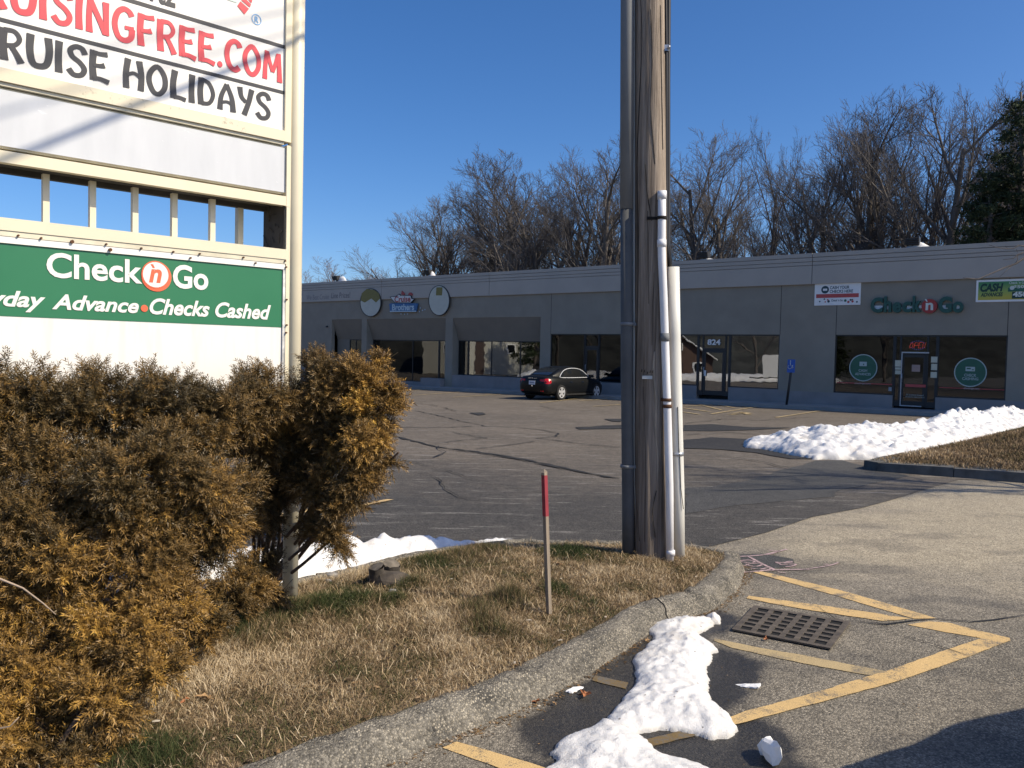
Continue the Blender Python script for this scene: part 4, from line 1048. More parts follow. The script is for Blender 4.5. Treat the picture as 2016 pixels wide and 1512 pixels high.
def sbox(mb, t0, t1, z0, z1, o0, o1): return mb.fbox(t1, t0, z0, z1, o0, o1, 0, SP)
def sb(name, t0, t1, z0, z1, o0, o1, m, parent=None): return sbox(MB(), t0, t1, z0, z1, o0, o1).build(name, m, parent or sign)
for t_ in (-.022, TE + .03):
    mb = MB(); mb.tube([SP(t_, .05, -.02), SP(t_, 6.3, -.02)], .052, 20); mb.build('post', M_CREAMP, sign)
TH = -.30
# upper lit cabinet
upper = sb('cabinet', .03, TE - .03, 3.33, 5.9, TH, -.02, M_CREAMP)
sb('cabinet_frame', .03, .075, 3.33, 5.9, -.02, .012, M_CREAMP, upper); sb('cabinet_frame', .075, TE - .05, 3.33, 3.40, -.02, .014, M_MILDEW, upper)
sb('cabinet_frame', .075, TE - .05, 3.31, 3.328, -.25, -.002, M_CREAMW, upper)
face = sb('sign_face', .075, TE - .05, 3.40, 5.9, -.02, -.008, M_FACE)
for z0, z1 in ((3.644, 3.666), (3.945, 3.968), (4.34, 4.365)): sb('divider_line', .076, TE - .05, z0, z1, -.008, -.0055, M_SBLK)
# grey blank panel
sb('cabinet', .03, TE - .03, 2.985, 3.305, TH, -.03, M_CREAMW)
sb('blank_panel', .058, TE - .06, 2.995, 3.292, -.03, -.012, M_GREY)
sb('cabinet_frame', .03, .056, 2.90, 3.309, -.03, .006, M_CREAMP)
sb('cross_bar', .048, TE - .05, 2.905, 2.968, -.05, .004, M_CREAMP)
sb('cross_bar', .048, TE - .05, 2.895, 2.965, TH, TH + .05, M_DARKIN)  # back bar and soffit coloured dark: deep shade under the cabinet painted in
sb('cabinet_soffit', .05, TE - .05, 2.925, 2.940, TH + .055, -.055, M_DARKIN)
# open row with upright bars
for px in (5, 107, 200.5, 285.5, 364, 440):
    a, z = sgn(px, 400); hw = .017
    b_ = sb('upright_bar', a - hw, a + hw, 2.60, 2.905, -.185, -.150, M_CREAMP)
for a in (1.98, 2.24, 2.5, 2.76): sb('upright_bar', a - .022, a + .022, 2.60, 2.905, -.185, -.150, M_CREAMP)
sb('end_plate', .048, .062, 2.55, 2.97, TH, -.01, M_DARKIN); sb('upright_bar', .225, .262, 2.55, 2.97, TH - .02, TH + .03, M_CREAMW)
rr = random.Random(2)
mb = MB()
for k in range(7):
    p = Vector((0.066, 2.62 + k * .04, -.06 - rr.random() * .15)); q = p + Vector((0, rr.uniform(-.1, .12), rr.uniform(-.1, .1)))
    mb.tube([SP(*p), SP(p.x + .01, (p.y + q.y) / 2 + .02, (p.z + q.z) / 2), SP(*q)], .003, 4)
mb.build('dead_vine', M_DARKIN, sign)
# lower cabinet
low = sb('cabinet', .048, TE - .05, 1.22, 2.60, TH, -.035, M_CREAMW)
sb('cabinet_frame', .022, .052, 1.22, 3.305, -.05, .004, M_CREAMP, low)
sb('cabinet_frame', .052, TE - .05, 2.545, 2.612, -.035, .010, M_CREAMP, low); sb('cabinet_frame', .052, TE - .05, 2.515, 2.544, -.035, .004, M_CREAMW, low)
sb('weathered_strip', .058, TE - .05, 2.478, 2.513, -.035, .001, M_FACE, low)
sb('weathered_edge', .053, .071, 1.25, 2.50, -.035, .000, mat('weathered_white', (.55, .55, .54), .7, .5, 14), low)
sb('sign_face', .072, TE - .06, 1.28, 2.087, -.035, -.012, M_WAGED)
grn = sb('green_panel', .074, TE - .06, 2.087, 2.484, -.035, -.009, M_SGRN)
for px, py in ((35, 464), (141, 476), (277, 489), (80, 469), (392, 500), (208, 481), (478, 507), (340, 496), (560, 514), (562, 526), (563, 590), (563, 640), (562, 655), (216, 492), (374, 508), (502, 518)):
    a, z = sgn(px, py); mb = MB(); r_ = .006 + .004 * ((px * 7) % 3 == 0); mb.prism(disc_poly(a, z, r_, n=8), SP, .004, .016); mb.build('screw', M_RUST, sign)

# hand-cut round lettering: each letter a set of brush strokes
GLY = {
 'C': (.56, [([(.52, .80), (.46, .92), (.32, .97), (.15, .82), (.08, .48), (.18, .12), (.36, .03), (.50, .14)], .17, .17)]),
 'R': (.62, [([(.12, .98), (.10, .5), (.13, 0)], .19, .19), ([(.12, .93), (.38, .94), (.50, .74), (.40, .54), (.18, .46)], .13, .12), ([(.28, .50), (.42, .26), (.54, 0)], .13, .17)]),
 'U': (.64, [([(.10, 1), (.08, .5), (.15, .12), (.32, .05), (.50, .16), (.57, .55), (.54, 1)], .18, .18)]),
 'I': (.24, [([(.13, 1), (.11, .5), (.12, 0)], .18, .18)]),
 'S': (.58, [([(.52, .76), (.44, .93), (.28, .96), (.13, .82), (.18, .62), (.38, .47), (.50, .28), (.42, .08), (.22, .04), (.08, .20)], .15, .15)]),
 'E': (.56, [([(.12, .99), (.09, .5), (.12, .01)], .18, .19), ([(.10, .93), (.28, .91), (.50, .94)], .12, .15), ([(.10, .50), (.30, .52), (.42, .56)], .10, .16), ([(.10, .07), (.30, .09), (.54, .03)], .13, .15)]),
 'H': (.64, [([(.16, 1), (.10, .5), (.11, 0)], .17, .17), ([(.48, 1), (.55, .5), (.53, 0)], .17, .17), ([(.12, .44), (.32, .55), (.52, .46)], .11, .11)]),
 'O': (.66, [([(.33, .97), (.12, .72), (.09, .40), (.22, .08), (.40, .05), (.56, .32), (.54, .70)], .16, -1)]),
 'L': (.52, [([(.16, 1), (.10, .5), (.12, .02)], .18, .19), ([(.12, .07), (.30, .08), (.50, .04)], .13, .14)]),
 'D': (.62, [([(.14, .98), (.10, .5), (.13, .02)], .18, .18), ([(.12, .93), (.38, .84), (.52, .48), (.40, .14), (.14, .07)], .13, .13)]),
 'A': (.62, [([(.08, 0), (.12, .48), (.30, .97)], .17, .13), ([(.30, .97), (.48, .5), (.53, 0)], .13, .18), ([(.12, .27), (.32, .33), (.50, .27)], .10, .10)]),
 'Y': (.56, [([(.08, 1), (.14, .66), (.30, .48)], .17, .13), ([(.50, 1), (.40, .52), (.24, 0)], .17, .17)]),
 'N': (.66, [([(.10, 0), (.09, .5), (.12, .98)], .17, .14), ([(.12, .95), (.34, .5), (.54, .05)], .16, .16), ([(.56, .02), (.55, .5), (.54, 1)], .14, .17)]),
 'G': (.66, [([(.56, .80), (.48, .93), (.32, .97), (.15, .80), (.08, .45), (.18, .10), (.38, .03), (.54, .16), (.57, .42)], .16, .16), ([(.62, .44), (.36, .42)], .11, .11)]),
 'F': (.52, [([(.12, .99), (.09, .5), (.12, 0)], .18, .19), ([(.10, .93), (.28, .91), (.50, .95)], .12, .15), ([(.10, .47), (.30, .49), (.42, .53)], .11, .16)]),
 'M': (.70, [([(.08, 0), (.10, .5), (.15, .98)], .16, .14), ([(.15, .94), (.26, .6), (.36, .30)], .14, .12), ([(.36, .30), (.46, .6), (.56, .95)], .12, .14), ([(.57, .98), (.60, .5), (.62, 0)], .14, .17)]),
 '.': (.20, 'dot'), ' ': (.26, []),
}
def brush_word(name, word, tl, tr, z0, z1, o, m):
    """word from tl (left, larger t) to tr, every letter one part"""
    gap = .05; W_ = sum(GLY[c][0] for c in word) + gap * (len(word) - 1); x = 0
    for c in word:
        w_, st_ = GLY[c]; mb = MB()
        def Q(a, b, k): return SP(tl + (tr - tl) * (x + a) / W_, z0 + (z1 - z0) * b, o + .0006 * k)
        if st_ == 'dot': mb.prism(disc_poly(.10, .09, .085, .10, 16), lambda a, b, oo: SP(tl + (tr - tl) * (x + a) / W_, z0 + (z1 - z0) * b, o + oo), 0, .001)
        for k, s3 in enumerate(st_ if st_ != 'dot' else []):
            pts, wa, wb = s3; closed = wb < 0
            q = [Vector(p) for p in catmull(pts, 6, closed)]
            if closed: wb = wa
            n_ = len(q); asp = .86
            lv, rv = [], []
            for i, p in enumerate(q):
                d = q[(i + 1) % n_] - q[(i - 1) % n_] if closed else q[min(i + 1, n_ - 1)] - q[max(i - 1, 0)]
                d.normalize(); nr = Vector((-d.y, d.x)); f_ = i / (n_ - 1)
                flare = 1 + .12 * abs(2 * f_ - 1) ** 3 if not closed else 1
                h_ = (wa + (wb - wa) * f_) / 2 * flare
                lv.append(p + nr * h_); rv.append(p - nr * h_)
            vs2 = [Q(p.x, p.y * .98 + .01, k) for p in lv + rv]
            mb.add(vs2, [(i, (i + 1) % n_, n_ + (i + 1) % n_, n_ + i) for i in range(n_ if closed else n_ - 1)])
        if mb.f: link(name, mb.mesh(name), m, sign)
        x += w_ + gap
FO = -.0045
def word_fit(word, key_first, px_first, px_last): pass
def fit(word, i0, t_i0, t_end):            # place so that letter i0 starts at t_i0 and the word ends at t_end
    gap = .05; W_ = sum(GLY[c][0] for c in word) + gap * (len(word) - 1); x0_ = sum(GLY[c][0] + gap for c in word[:i0])
    k = (t_i0 - t_end) / (W_ - x0_); return t_end + k * W_
te, ti = sgn(534, 220)[0], sgn(-2, 100)[0]
brush_word('letter', 'CRUISE HOLIDAYS', fit('CRUISE HOLIDAYS', 1, ti, te), te, 3.447, 3.622, FO, M_SBLK)
te, ti = sgn(556, 130)[0], sgn(20, 15)[0]
brush_word('letter', 'CRUISINGFREE.COM', fit('CRUISINGFREE.COM', 2, ti, te), te, 3.712, 3.905, FO, M_SRED)
# row above, mostly out of the picture
a0, a1 = sgn(296, 8), sgn(346, 12)
put_text('letter', 'rt2', SP, a0[0], a1[0], 3.99, 4.13, FO, M_SBLK, sign, bold=.03)
mb = MB(); a_ = sgn(506, 38); ring(mb, SP, a_[0], a_[1], .029, .034, FO); mb.build('mark_ring', M_LBLUE, sign); put_text('letter', 'R', SP, a_[0] + .013, a_[0] - .014, a_[1] - .019, a_[1] + .019, FO, M_LBLUE, sign, bold=.02)
def spoly(name, pts, m, o=FO):
    mb = MB(); mb.add([SP(*sgn(*p), o) for p in pts], [tuple(range(len(pts)))]); return link(name, mb.mesh(name), m, sign)
spoly('emblem_stripe', [(468, 11), (474, 2), (491, 17), (482, 28)], M_SRED); spoly('emblem_stripe', [(476, 0), (481, -6), (495, 8), (493, 14)], M_SRED)
spoly('emblem_stripe', [(483, -9), (489, -16), (498, -2), (496, 6)], M_SRED); spoly('emblem_field', [(448, -1), (466, -30), (470, -8), (467, 5)], M_TEAL)
# green panel print
GO = -.005
def stext(body, px0, py0, px1, py1, m, **kw):
    a = sgn(px0, (py0 + py1) / 2); b = sgn(px1, (py0 + py1) / 2)
    return put_text('lettering', body, SP, a[0], b[0], kw.pop('z0'), kw.pop('z1'), GO + kw.pop('do', 0), m, sign, **kw)
def sz(px, py): return sgn(px, py)[1]
stext('Check', 92, 500, 281, 560, M_FACE, z0=sz(140, 549), z1=sz(140, 499.5), bold=.022)
stext('Go', 341, 520, 411, 570, M_FACE, z0=sz(370, 569), z1=sz(370, 522), bold=.028)
a_ = sgn(307, 541); r_ = .092
mb = MB(); mb.prism(disc_poly(a_[0] - .006, a_[1] - .010, .090), SP, GO - .003, GO); mb.build('disc_shadow', M_ORNG, sign)
mb = MB(); mb.prism(disc_poly(a_[0], a_[1], .084), SP, GO, GO + .0015); mb.build('disc', M_ORNG, sign)
mb = MB(); mb.prism(disc_poly(a_[0], a_[1], .076), SP, GO + .0015, GO + .003); mb.build('disc_face', M_FACE, sign)
put_text('lettering', 'n', SP, a_[0] + .040, a_[0] - .036, a_[1] - .048, a_[1] + .034, GO + .004, M_ORNG, sign, bold=.03, shear=.2)
mb = MB(); mb.add([SP(a_[0] + x, a_[1] + y, GO + .0045) for x, y in ((.032, .062), (.016, .062), (.006, .040), (.018, .040))], [(0, 1, 2, 3)]); mb.build('accent', M_ORNG, sign)
tA, tB = sgn(103, 592)[0], sgn(274, 603)[0]
put_text('lettering', 'Advance', SP, tA, tB, sz(190, 613), sz(190, 583), GO, M_FACE, sign, bold=.028, shear=.28)
tA, tB = sgn(-78, 580)[0], sgn(90, 590)[0]
put_text('lettering', 'Payday', SP, tA, tB, sz(40, 614) + .0, sz(40, 573), GO, M_FACE, sign, bold=.028, shear=.28)
a_ = sgn(285, 607); mb = MB(); mb.prism(disc_poly(a_[0], a_[1], .021, n=16), SP, GO - .002, GO); mb.build('bullet', M_ORNG, sign)
put_text('lettering', 'Checks Cashed', SP, sgn(295, 605)[0], sgn(534, 610)[0], sz(410, 624), sz(410, 593), GO, M_FACE, sign, bold=.028, shear=.28)

# ------------------------------------------------------------------ utility pole
t = NT('pole_wood'); v = t.coord((14, 14, .55)); g = t.noise(v, 1.0, 8, .68); v2 = t.coord((50, 50, 1.2)); g2 = t.noise(v2, 1.0, 5, .7)
gg = t.math('ADD', t.math('MULTIPLY', g, .6), t.math('MULTIPLY', g2, .4))
c_ = t.ramp(gg, [(.30, (.05, .04, .032)), (.42, (.20, .16, .125)), (.56, (.40, .33, .265)), (.7, (.52, .44, .36))])
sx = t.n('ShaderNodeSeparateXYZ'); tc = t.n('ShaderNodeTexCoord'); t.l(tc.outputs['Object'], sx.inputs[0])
low_ = t.mrange(sx.outputs['Z'], 1.0, 3.8, .45, 0.0)  # lower wood darker: creosote, plus the conduits' shade painted into the colour
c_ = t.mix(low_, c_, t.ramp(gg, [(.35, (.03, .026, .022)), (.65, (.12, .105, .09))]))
t.col(c_); t.rough(.9); t.b.inputs['Specular IOR Level'].default_value = .2
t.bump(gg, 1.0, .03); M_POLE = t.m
M_GCON = mat('grey_conduit', (.17, .18, .19), .75, .08, 3); M_GCON2 = mat('grey_conduit_dark', (.085, .088, .09), .8, .2, 4)
M_WCON = mat('white_conduit', (.76, .76, .77), .45, .08, 3); M_WCON2 = mat('aged_white_conduit', (.66, .65, .60), .45, .07, 2.5)
M_CABLE = mat('black_cable', (.015, .015, .017), .5)
YP = 7.15
pb0 = at(1284, 1089, YP); pb0.z = gz(pb0.x, YP) + .17
pole = thing('utility_pole', 'weathered wooden utility pole with grey and white conduits strapped to it', 'utility pole', (pb0.x, pb0.y, pb0.z))
prng = random.Random(4)
mb = MB(); ptop = at(1279, 0, YP); axis = (ptop - pb0) / (ptop.z - pb0.z)
hs = [-.15, 0, .15, .4, .8, 1.2, 1.6, 2, 2.5, 3, 3.5, 4, 4.5, 5, 5.6, 6.4, 7.4, 8.6, 9.6, 10.2]
NS = 40
for h in hs:
    r0 = .158 - .0062 * h; c = pb0 + axis * h
    for j in range(NS):
        a = 2 * math.pi * j / NS
        r_ = r0 * (1 + .05 * (float(vnoise(np.array([j * .8]), np.array([h * .35]), 3)[0]) - .5) - (.05 if j in (29, 34) else 0) * (.6 + .4 * math.sin(h * 1.3)))
        mb.v.append((c.x + r_ * math.cos(a), c.y + r_ * math.sin(a), c.z))
for i in range(len(hs) - 1):
    for j in range(NS):
        mb.f.append((i * NS + j, i * NS + (j + 1) % NS, (i + 1) * NS + (j + 1) % NS, (i + 1) * NS + j)); mb.mi.append(0); mb.sm.append(True)
mb.f.append(tuple((len(hs) - 1) * NS + j for j in range(NS))); mb.mi.append(0); mb.sm.append(False)
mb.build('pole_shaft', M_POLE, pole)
# checks: long dark splits following the grain on the front
M_SPLIT = mat('wood_split', (.012, .010, .009), .95); M_RAW = mat('raw_wood', (.30, .255, .20), .9, .3, 14, stretch=(3, 3, .4), bump=.6)
def on_pole(px, py, eps=.004):
    d = ray(px, py); p = at(px, py, YP); h = p.z - pb0.z; c = pb0 + axis * h; r_ = .158 - .0062 * h
    u = p.x - c.x; u = max(-r_ * .97, min(r_ * .97, u)); w_ = math.sqrt(r_ * r_ - u * u)
    return Vector((c.x + u, c.y - w_ - eps + .0, p.z))
for pts, w_ in (([(1258, 0), (1260, 90), (1256, 200), (1252, 330), (1254, 480), (1252, 640), (1250, 760), (1247, 900), (1256, 1060)], .0045),
                ([(1276, 30), (1279, 130), (1276, 220), (1284, 330)], .003), ([(1296, 20), (1298, 160), (1301, 300)], .003), ([(1270, 420), (1272, 600)], .0025), ([(1262, 760), (1266, 900), (1264, 1060)], .0025),
                ([(1286, 960), (1279, 1000), (1284, 1050)], .004), ([(1266, 330), (1270, 390), (1278, 440)], .004), ([(1282, 540), (1278, 680)], .002), ([(1292, 640), (1296, 860)], .0025)):
    q = [on_pole(*p[:2], eps=.0005) for p in catmull(pts, 3)]
    mb = MB(); mb.tube(q, [w_ * prng.uniform(.5, 1.1) for _ in q], 5); mb.build('split', M_SPLIT, pole)
pts = [(1283, 692), (1281, 730), (1286, 790), (1284, 840), (1289, 900), (1287, 960)]
q = [on_pole(*p[:2], eps=-.004) for p in catmull(pts, 4)]
mb = MB(); mb.tube(q, [.004 + .009 * math.sin(math.pi * min(1, i / len(q) + .12)) * prng.uniform(.6, 1.2) for i in range(len(q))], 6); mb.build('splintered_scar', M_RAW, pole)
mb = MB(); c = on_pole(1269, 742); mb.box(c, (.085, .012, .028), 0); mb.build('tag_strip', M_ALU, pole)
for k in range(5): 
    mb = MB(); c = on_pole(1259 + 5 * k, 734 + prng.uniform(-3, 3)); mb.tube([c, c + Vector((0, -.02, .02))], .003, 4); mb.build('nail', M_SPLIT, pole)
# conduits
def cpath(pts, Y): return [at(x, y, Y) for x, y in pts]
def ground_z(p, dz): return Vector((p.x, p.y, gz(p.x, p.y) + dz))
YG = YP - .03
g0, g1, g2 = at(1237.5, 1086, YG), at(1233.5, 408, YG), at(1236, -260, YG); g0.z = gz(g0.x, g0.y) + .1
gu = [g0, at(1236.5, 1000, YG), at(1234, 700, YG), g1]
mb = MB(); mb.tube(gu, .0525, 16); mb.build('conduit', M_GCON2, pole)
mb = MB(); mb.tube([at(1233.4, 412, YG), at(1235, 0, YG), g2], .057, 16); mb.build('conduit', M_GCON, pole)
for py in (638, 918):
    x_ = 1234.5; c = at(x_, py, YG); mb = MB(); mb.tube([c - Vector((0, 0, .014)), c + Vector((0, 0, .014))], .058, 16); mb.box(c + Vector((.06, -.02, 0)), (.05, .012, .028)); mb.build('strap', M_GCON, pole)
mb = MB(); mo = [(1250, -200), (1249, 0), (1248, 250), (1248, 420), (1250, 650), (1250, 880), (1254, 1078)]
mb.tube([on_pole(x, y, -.012) + Vector((-.006, .02, 0)) for x, y in mo], .013, 6); mb.build('ground_wire_moulding', M_WCON2, pole)
YT = YP - .165
tp = [(1303.5, 377), (1303, 430), (1302.5, 486), (1303.5, 520), (1306, 575), (1309, 660), (1312, 760), (1314, 810), (1318, 960), (1320, 1092)]
tpw = cpath(tp, YT); tpw[-1].z = gz(tpw[-1].x, YT) + .06
mb = MB(); mb.tube(tpw, [.034, .034, .034, .034, .034, .034, .034, .034, .034, .034], 16); mb.build('conduit', M_WCON, pole)
def cuff(x, y0, y1, Y, r, m, name='coupling'):
    mb = MB(); mb.tube([at(x, y1, Y), at(x, y0, Y)], r, 16); mb.build(name, m, pole)
cuff(1303.4, 376, 392, YT, .039, M_WCON); cuff(1302.8, 472, 486, YT, .039, M_WCON); cuff(1309, 656, 672, YT, .038, M_GCON); cuff(1314, 796, 803, YT, .037, M_RUST); cuff(1320, 1083, 1093, YT, .039, M_WCON)
for px, py, m in ((1303, 429, M_SPLIT), (1313, 787, M_RUST)):
    c = at(px, py, YT); mb = MB(); mb.tube([c - Vector((0, 0, .013)), c + Vector((0, 0, .013))], .040, 14); mb.box(c + Vector((-.07, .03, 0)), (.10, .012, .026)); mb.build('strap', m, pole)
YF = YP - .02
ft = cpath([(1324.5, 526), (1327, 660), (1331, 830), (1334.5, 960), (1336.5, 1092)], YF); ft[-1].z = gz(ft[-1].x, YF) + .06
mb = MB(); mb.tube(ft, .056, 20); mb.build('conduit', M_WCON2, pole)
c = at(1332, 893, YF); mb = MB(); mb.tube([c - Vector((0, 0, .016)), c + Vector((0, 0, .016))], .061, 20); mb.build('strap', M_ALU, pole)
q = [at(x, y, YF) + Vector((.008, -.058, 0)) for x, y in ((1330, 800), (1332, 880), (1334, 900), (1336, 960), (1341, 1000))]; mb = MB(); mb.tube(q, .003, 4); mb.build('split', M_SPLIT, pole)
mb = MB(); mb.tube(cpath([(1316, -400), (1316, 0), (1315, 160), (1315, 330), (1315, 480), (1320, 535)], YF), .021, 8); mb.tube(cpath([(1311, -400), (1311, 0), (1312, 120), (1311.5, 300), (1313, 480), (1322, 540)], YF - .03), .012, 6); mb.build('riser_cable', M_CABLE, pole)
mb = MB(); c = at(1311, 95, YP - .05); mb.box(c, (.05, .03, .05)); mb.tube([c + Vector((.01, -.03, 0)), c + Vector((.03, -.03, 0))], .014, 6); mb.build('cable_clip', M_ALU, pole)
# overhead cables running back over the camera along the road
M_WIRE = mat('wire', (.02, .02, .02), .6)
def wire_from_shadow(pa, pb_, k2, r_, ext0, ext1, lab):
    A = SP(*sgn(*pa)); B = SP(*sgn(*pb_)); k1 = k2 - (A.z - B.z) / S.z * -1.0
    k1 = k2 + (B.z - A.z) / S.z
    a, b = A + S * k1, B + S * k2; d = (b - a); L_ = d.length; d.normalize()
    p0, p1_ = a - d * ext0, b + d * ext1
    n_ = 24; pts = []
    for i in range(n_ + 1):
        f_ = i / n_; p = p0.lerp(p1_, f_); pts.append(p)
    mb = MB(); mb.tube(pts, r_, 6); o = mb.build('overhead_wire', M_WIRE); props(o, lab, 'wire', 'overhead wires from the utility pole')
for pa, pb_, k2, r_, lab in (((0, 317), (565, 90), 4.1, .020, 'lowest and thickest overhead cable running back from the utility pole'),
                             ((0, 219), (571, 62), 6.3, .010, 'thin middle overhead wire running back from the utility pole'),
                             ((159, 100), (571, 19), 7.0, .012, 'highest thin overhead wire running back from the utility pole')):
    wire_from_shadow(pa, pb_, k2, r_, 30, 2.6, lab)

# ------------------------------------------------------------------ survey stake, stump, stones, litter
def stone_mesh(name, r_, seed, sq=(1, .8, .55)):
    g = random.Random(seed); import bmesh
    bm = bmesh.new(); bmesh.ops.create_icosphere(bm, subdivisions=2, radius=r_)
    for v_ in bm.verts:
        k = 1 + .28 * (float(vnoise(np.array([v_.co.x / r_ * 1.5 + seed]), np.array([v_.co.y / r_ * 1.5 + v_.co.z / r_]), seed)[0]) - .5) + g.uniform(-.06, .06)
        v_.co = Vector((v_.co.x * sq[0], v_.co.y * sq[1], v_.co.z * sq[2])) * k
    me = bpy.data.meshes.new(name); bm.to_mesh(me); bm.free(); return me
def lawn(px, py, dz=.0):
    p = gnd(px, py, .18); h = float(isl_h(np.array([p.x]), np.array([p.y]))[0])
    p = gnd(px, py, h); return Vector((p.x, p.y, gz(p.x, p.y) + h + dz))
b = lawn(1081, 1214); tp_ = at(1071.5, 931, b.y + .03)
M_STAKE = mat('stake_wood', (.27, .22, .165), .85, .25, 6, stretch=(6, 6, .6), bump=.3); M_STRED = mat('stake_red', (.27, .03, .042), .75, .15, 8)
stake = thing('survey_stake', 'thin wooden survey stake with a red painted top in the grass', 'stake', tuple(b))
def stk(h0, h1, w_, m, name, jag_=0):
    d = (tp_ - b); mb = MB(); H_ = tp_.z - b.z
    def c_(h): return b + d * (h / H_)
    a_ = R(38); ux_, uy_ = Vector((math.cos(a_), math.sin(a_), 0)), Vector((-math.sin(a_), math.cos(a_), 0))
    P = []
    for h in (h0, h1):
        for k, (sx_, sy_) in enumerate(((-1, -1), (1, -1), (1, 1), (-1, 1))):
            P.append(c_(h + (jag_ * (k % 3) if h == h1 else 0)) + ux_ * sx_ * w_ * .5 + uy_ * sy_ * w_ * .62)
    mb.hexa(P); return mb.build(name, m, stake)
H_ = tp_.z - b.z
stk(-.1, H_ * .735, .026, M_STAKE, 'shaft'); stk(H_ * .70, H_ * .985, .027, M_STRED, 'red_tip'); stk(H_ * .98, H_ * 1.0, .026, M_STAKE, 'splintered_end', .012)
b = lawn(752, 1150)
M_BARK = mat('stump_bark', (.075, .062, .05), .95, .5, 9, bump=1, bscale=35); M_CUT = mat('stump_cut', (.15, .128, .10), .9, .4, 18, bump=.3)
stump = thing('tree_stump', 'grey sawn stump with two cut stems beside the snow ridge', 'stump', tuple(b))
lump = stone_mesh('root_lump', .15, 41, (1.2, .9, .75)); lo_ = link('root_lump', lump, M_BARK, stump, local=True); lo_.location = (.06, .02, -.01)
for px, py, Yd, r_, h_ in ((741, 1107, 0, .062, .05), (771, 1101, .10, .068, .06)):
    c = at(px, py, b.y + Yd); k = 11
    c.z -= .035; base_ = Vector((b.x + (c.x - b.x) * .75, c.y + .03, b.z - .06)); tl = Vector((-.45 if px < 760 else .2, -.3, 1)).normalized()
    mb = MB(); rs = [1.25, 1.02, 1.0]; pts = [base_, base_.lerp(c, .6), c - tl * .002]
    mb.tube(pts, [r_ * x for x in rs], k, caps=False); mb.v = [tuple(Vector(p_) + Vector((prng.uniform(-1, 1), prng.uniform(-1, 1), prng.uniform(-.6, .6))) * r_ * .16) for p_ in mb.v]; ob = mb.build('stem', M_BARK, stump)
    a_ = Vector((1, 0, 0)); a_ = (a_ - tl * a_.dot(tl)).normalized(); b2_ = tl.cross(a_)
    mb = MB(); mb.add([c + tl * .004] + [c + a_ * (r_ * .93 * math.cos(2 * math.pi * i / k)) + b2_ * (r_ * .97 * math.sin(2 * math.pi * i / k)) for i in range(k)], [(0, i + 1, (i + 1) % k + 1) for i in range(k)]); mb.build('cut_face', M_CUT, stump)
M_ROCK = mat('grey_rock', (.26, .25, .235), .95, .3, 14, bump=.7, bscale=50)
for i, (px, py, r_, lab) in enumerate(((655, 1138, .055, 'grey stone at the island edge between the sign post and the stump'), (773, 1167, .034, 'small pale stone in the grass below the stump'), (646, 1146, .03, 'smaller stone just left of the grey stone at the island edge'),
                                       (827, 1114, .02, 'tiny pale pebble right of the stump'), (745, 1150, .035, 'round dark stone under the front of the stump'), (1005, 1090, .016, 'tiny light pebble in the grass behind the stake'))):
    c = lawn(px, py); o = link('stone', stone_mesh('stone', r_, i + 3), M_ROCK); o.location = (c.x, c.y, c.z + r_ * .3); props(o, lab, 'stone')
# crumpled tissues
M_TISSUE = mat('tissue', (.82, .82, .82), .9, .04, 20, bump=.3, bscale=60)
def crumple(name, px, py, sx, sz_, seed, lab, spikes=3, dz=.0, lawn_=False):
    g = random.Random(seed); import bmesh
    bm = bmesh.new(); bmesh.ops.create_icosphere(bm, subdivisions=3, radius=1)
    dirs = [Vector((g.uniform(-1, 1), g.uniform(-1, 1), g.uniform(-.1, 1))).normalized() for _ in range(spikes)]
    cuts = [(Vector((g.gauss(0, 1), g.gauss(0, 1), g.gauss(0, 1))).normalized(), g.uniform(.3, .75)) for _ in range(16)]
    for v_ in bm.verts:
        p = v_.co.copy(); k = 1.0
        for d, c in cuts: 
            q = p.dot(d)
            if q > c: p -= d * (q - c) * .9
        for d in dirs:
            q = max(0, v_.co.dot(d)); k += .9 * q ** 9
        p *= k * (1 + g.uniform(-.10, .10)); v_.co = Vector((p.x * sx, p.y * sx * .8, max(-.2, p.z) * sz_))
    me = bpy.data.meshes.new(name); bm.to_mesh(me); bm.free()
    c = lawn(px, py) if lawn_ else gnd(px, py); o = link(name, me, M_TISSUE); o.location = (c.x, c.y, c.z + sz_ * .22 + dz); o.rotation_euler = (0, 0, g.uniform(0, 6)); return props(o, lab, 'litter')
crumple('crumpled_tissue', 1522, 1492, .075, .085, 3, 'big crumpled white tissue on the wet asphalt at the bottom edge', 4)
crumple('crumpled_tissue', 1468, 1351, .048, .025, 8, 'flat crumpled white tissue right of the gutter snow', 3)
crumple('crumpled_tissue', 1130, 1361, .045, .022, 14, 'white tissue scrap in the gutter puddle beside a brown leaf', 3)
crumple('paper_scrap', 621, 1350, .018, .008, 20, 'tiny white paper scrap in the dry grass', 2, lawn_=True)
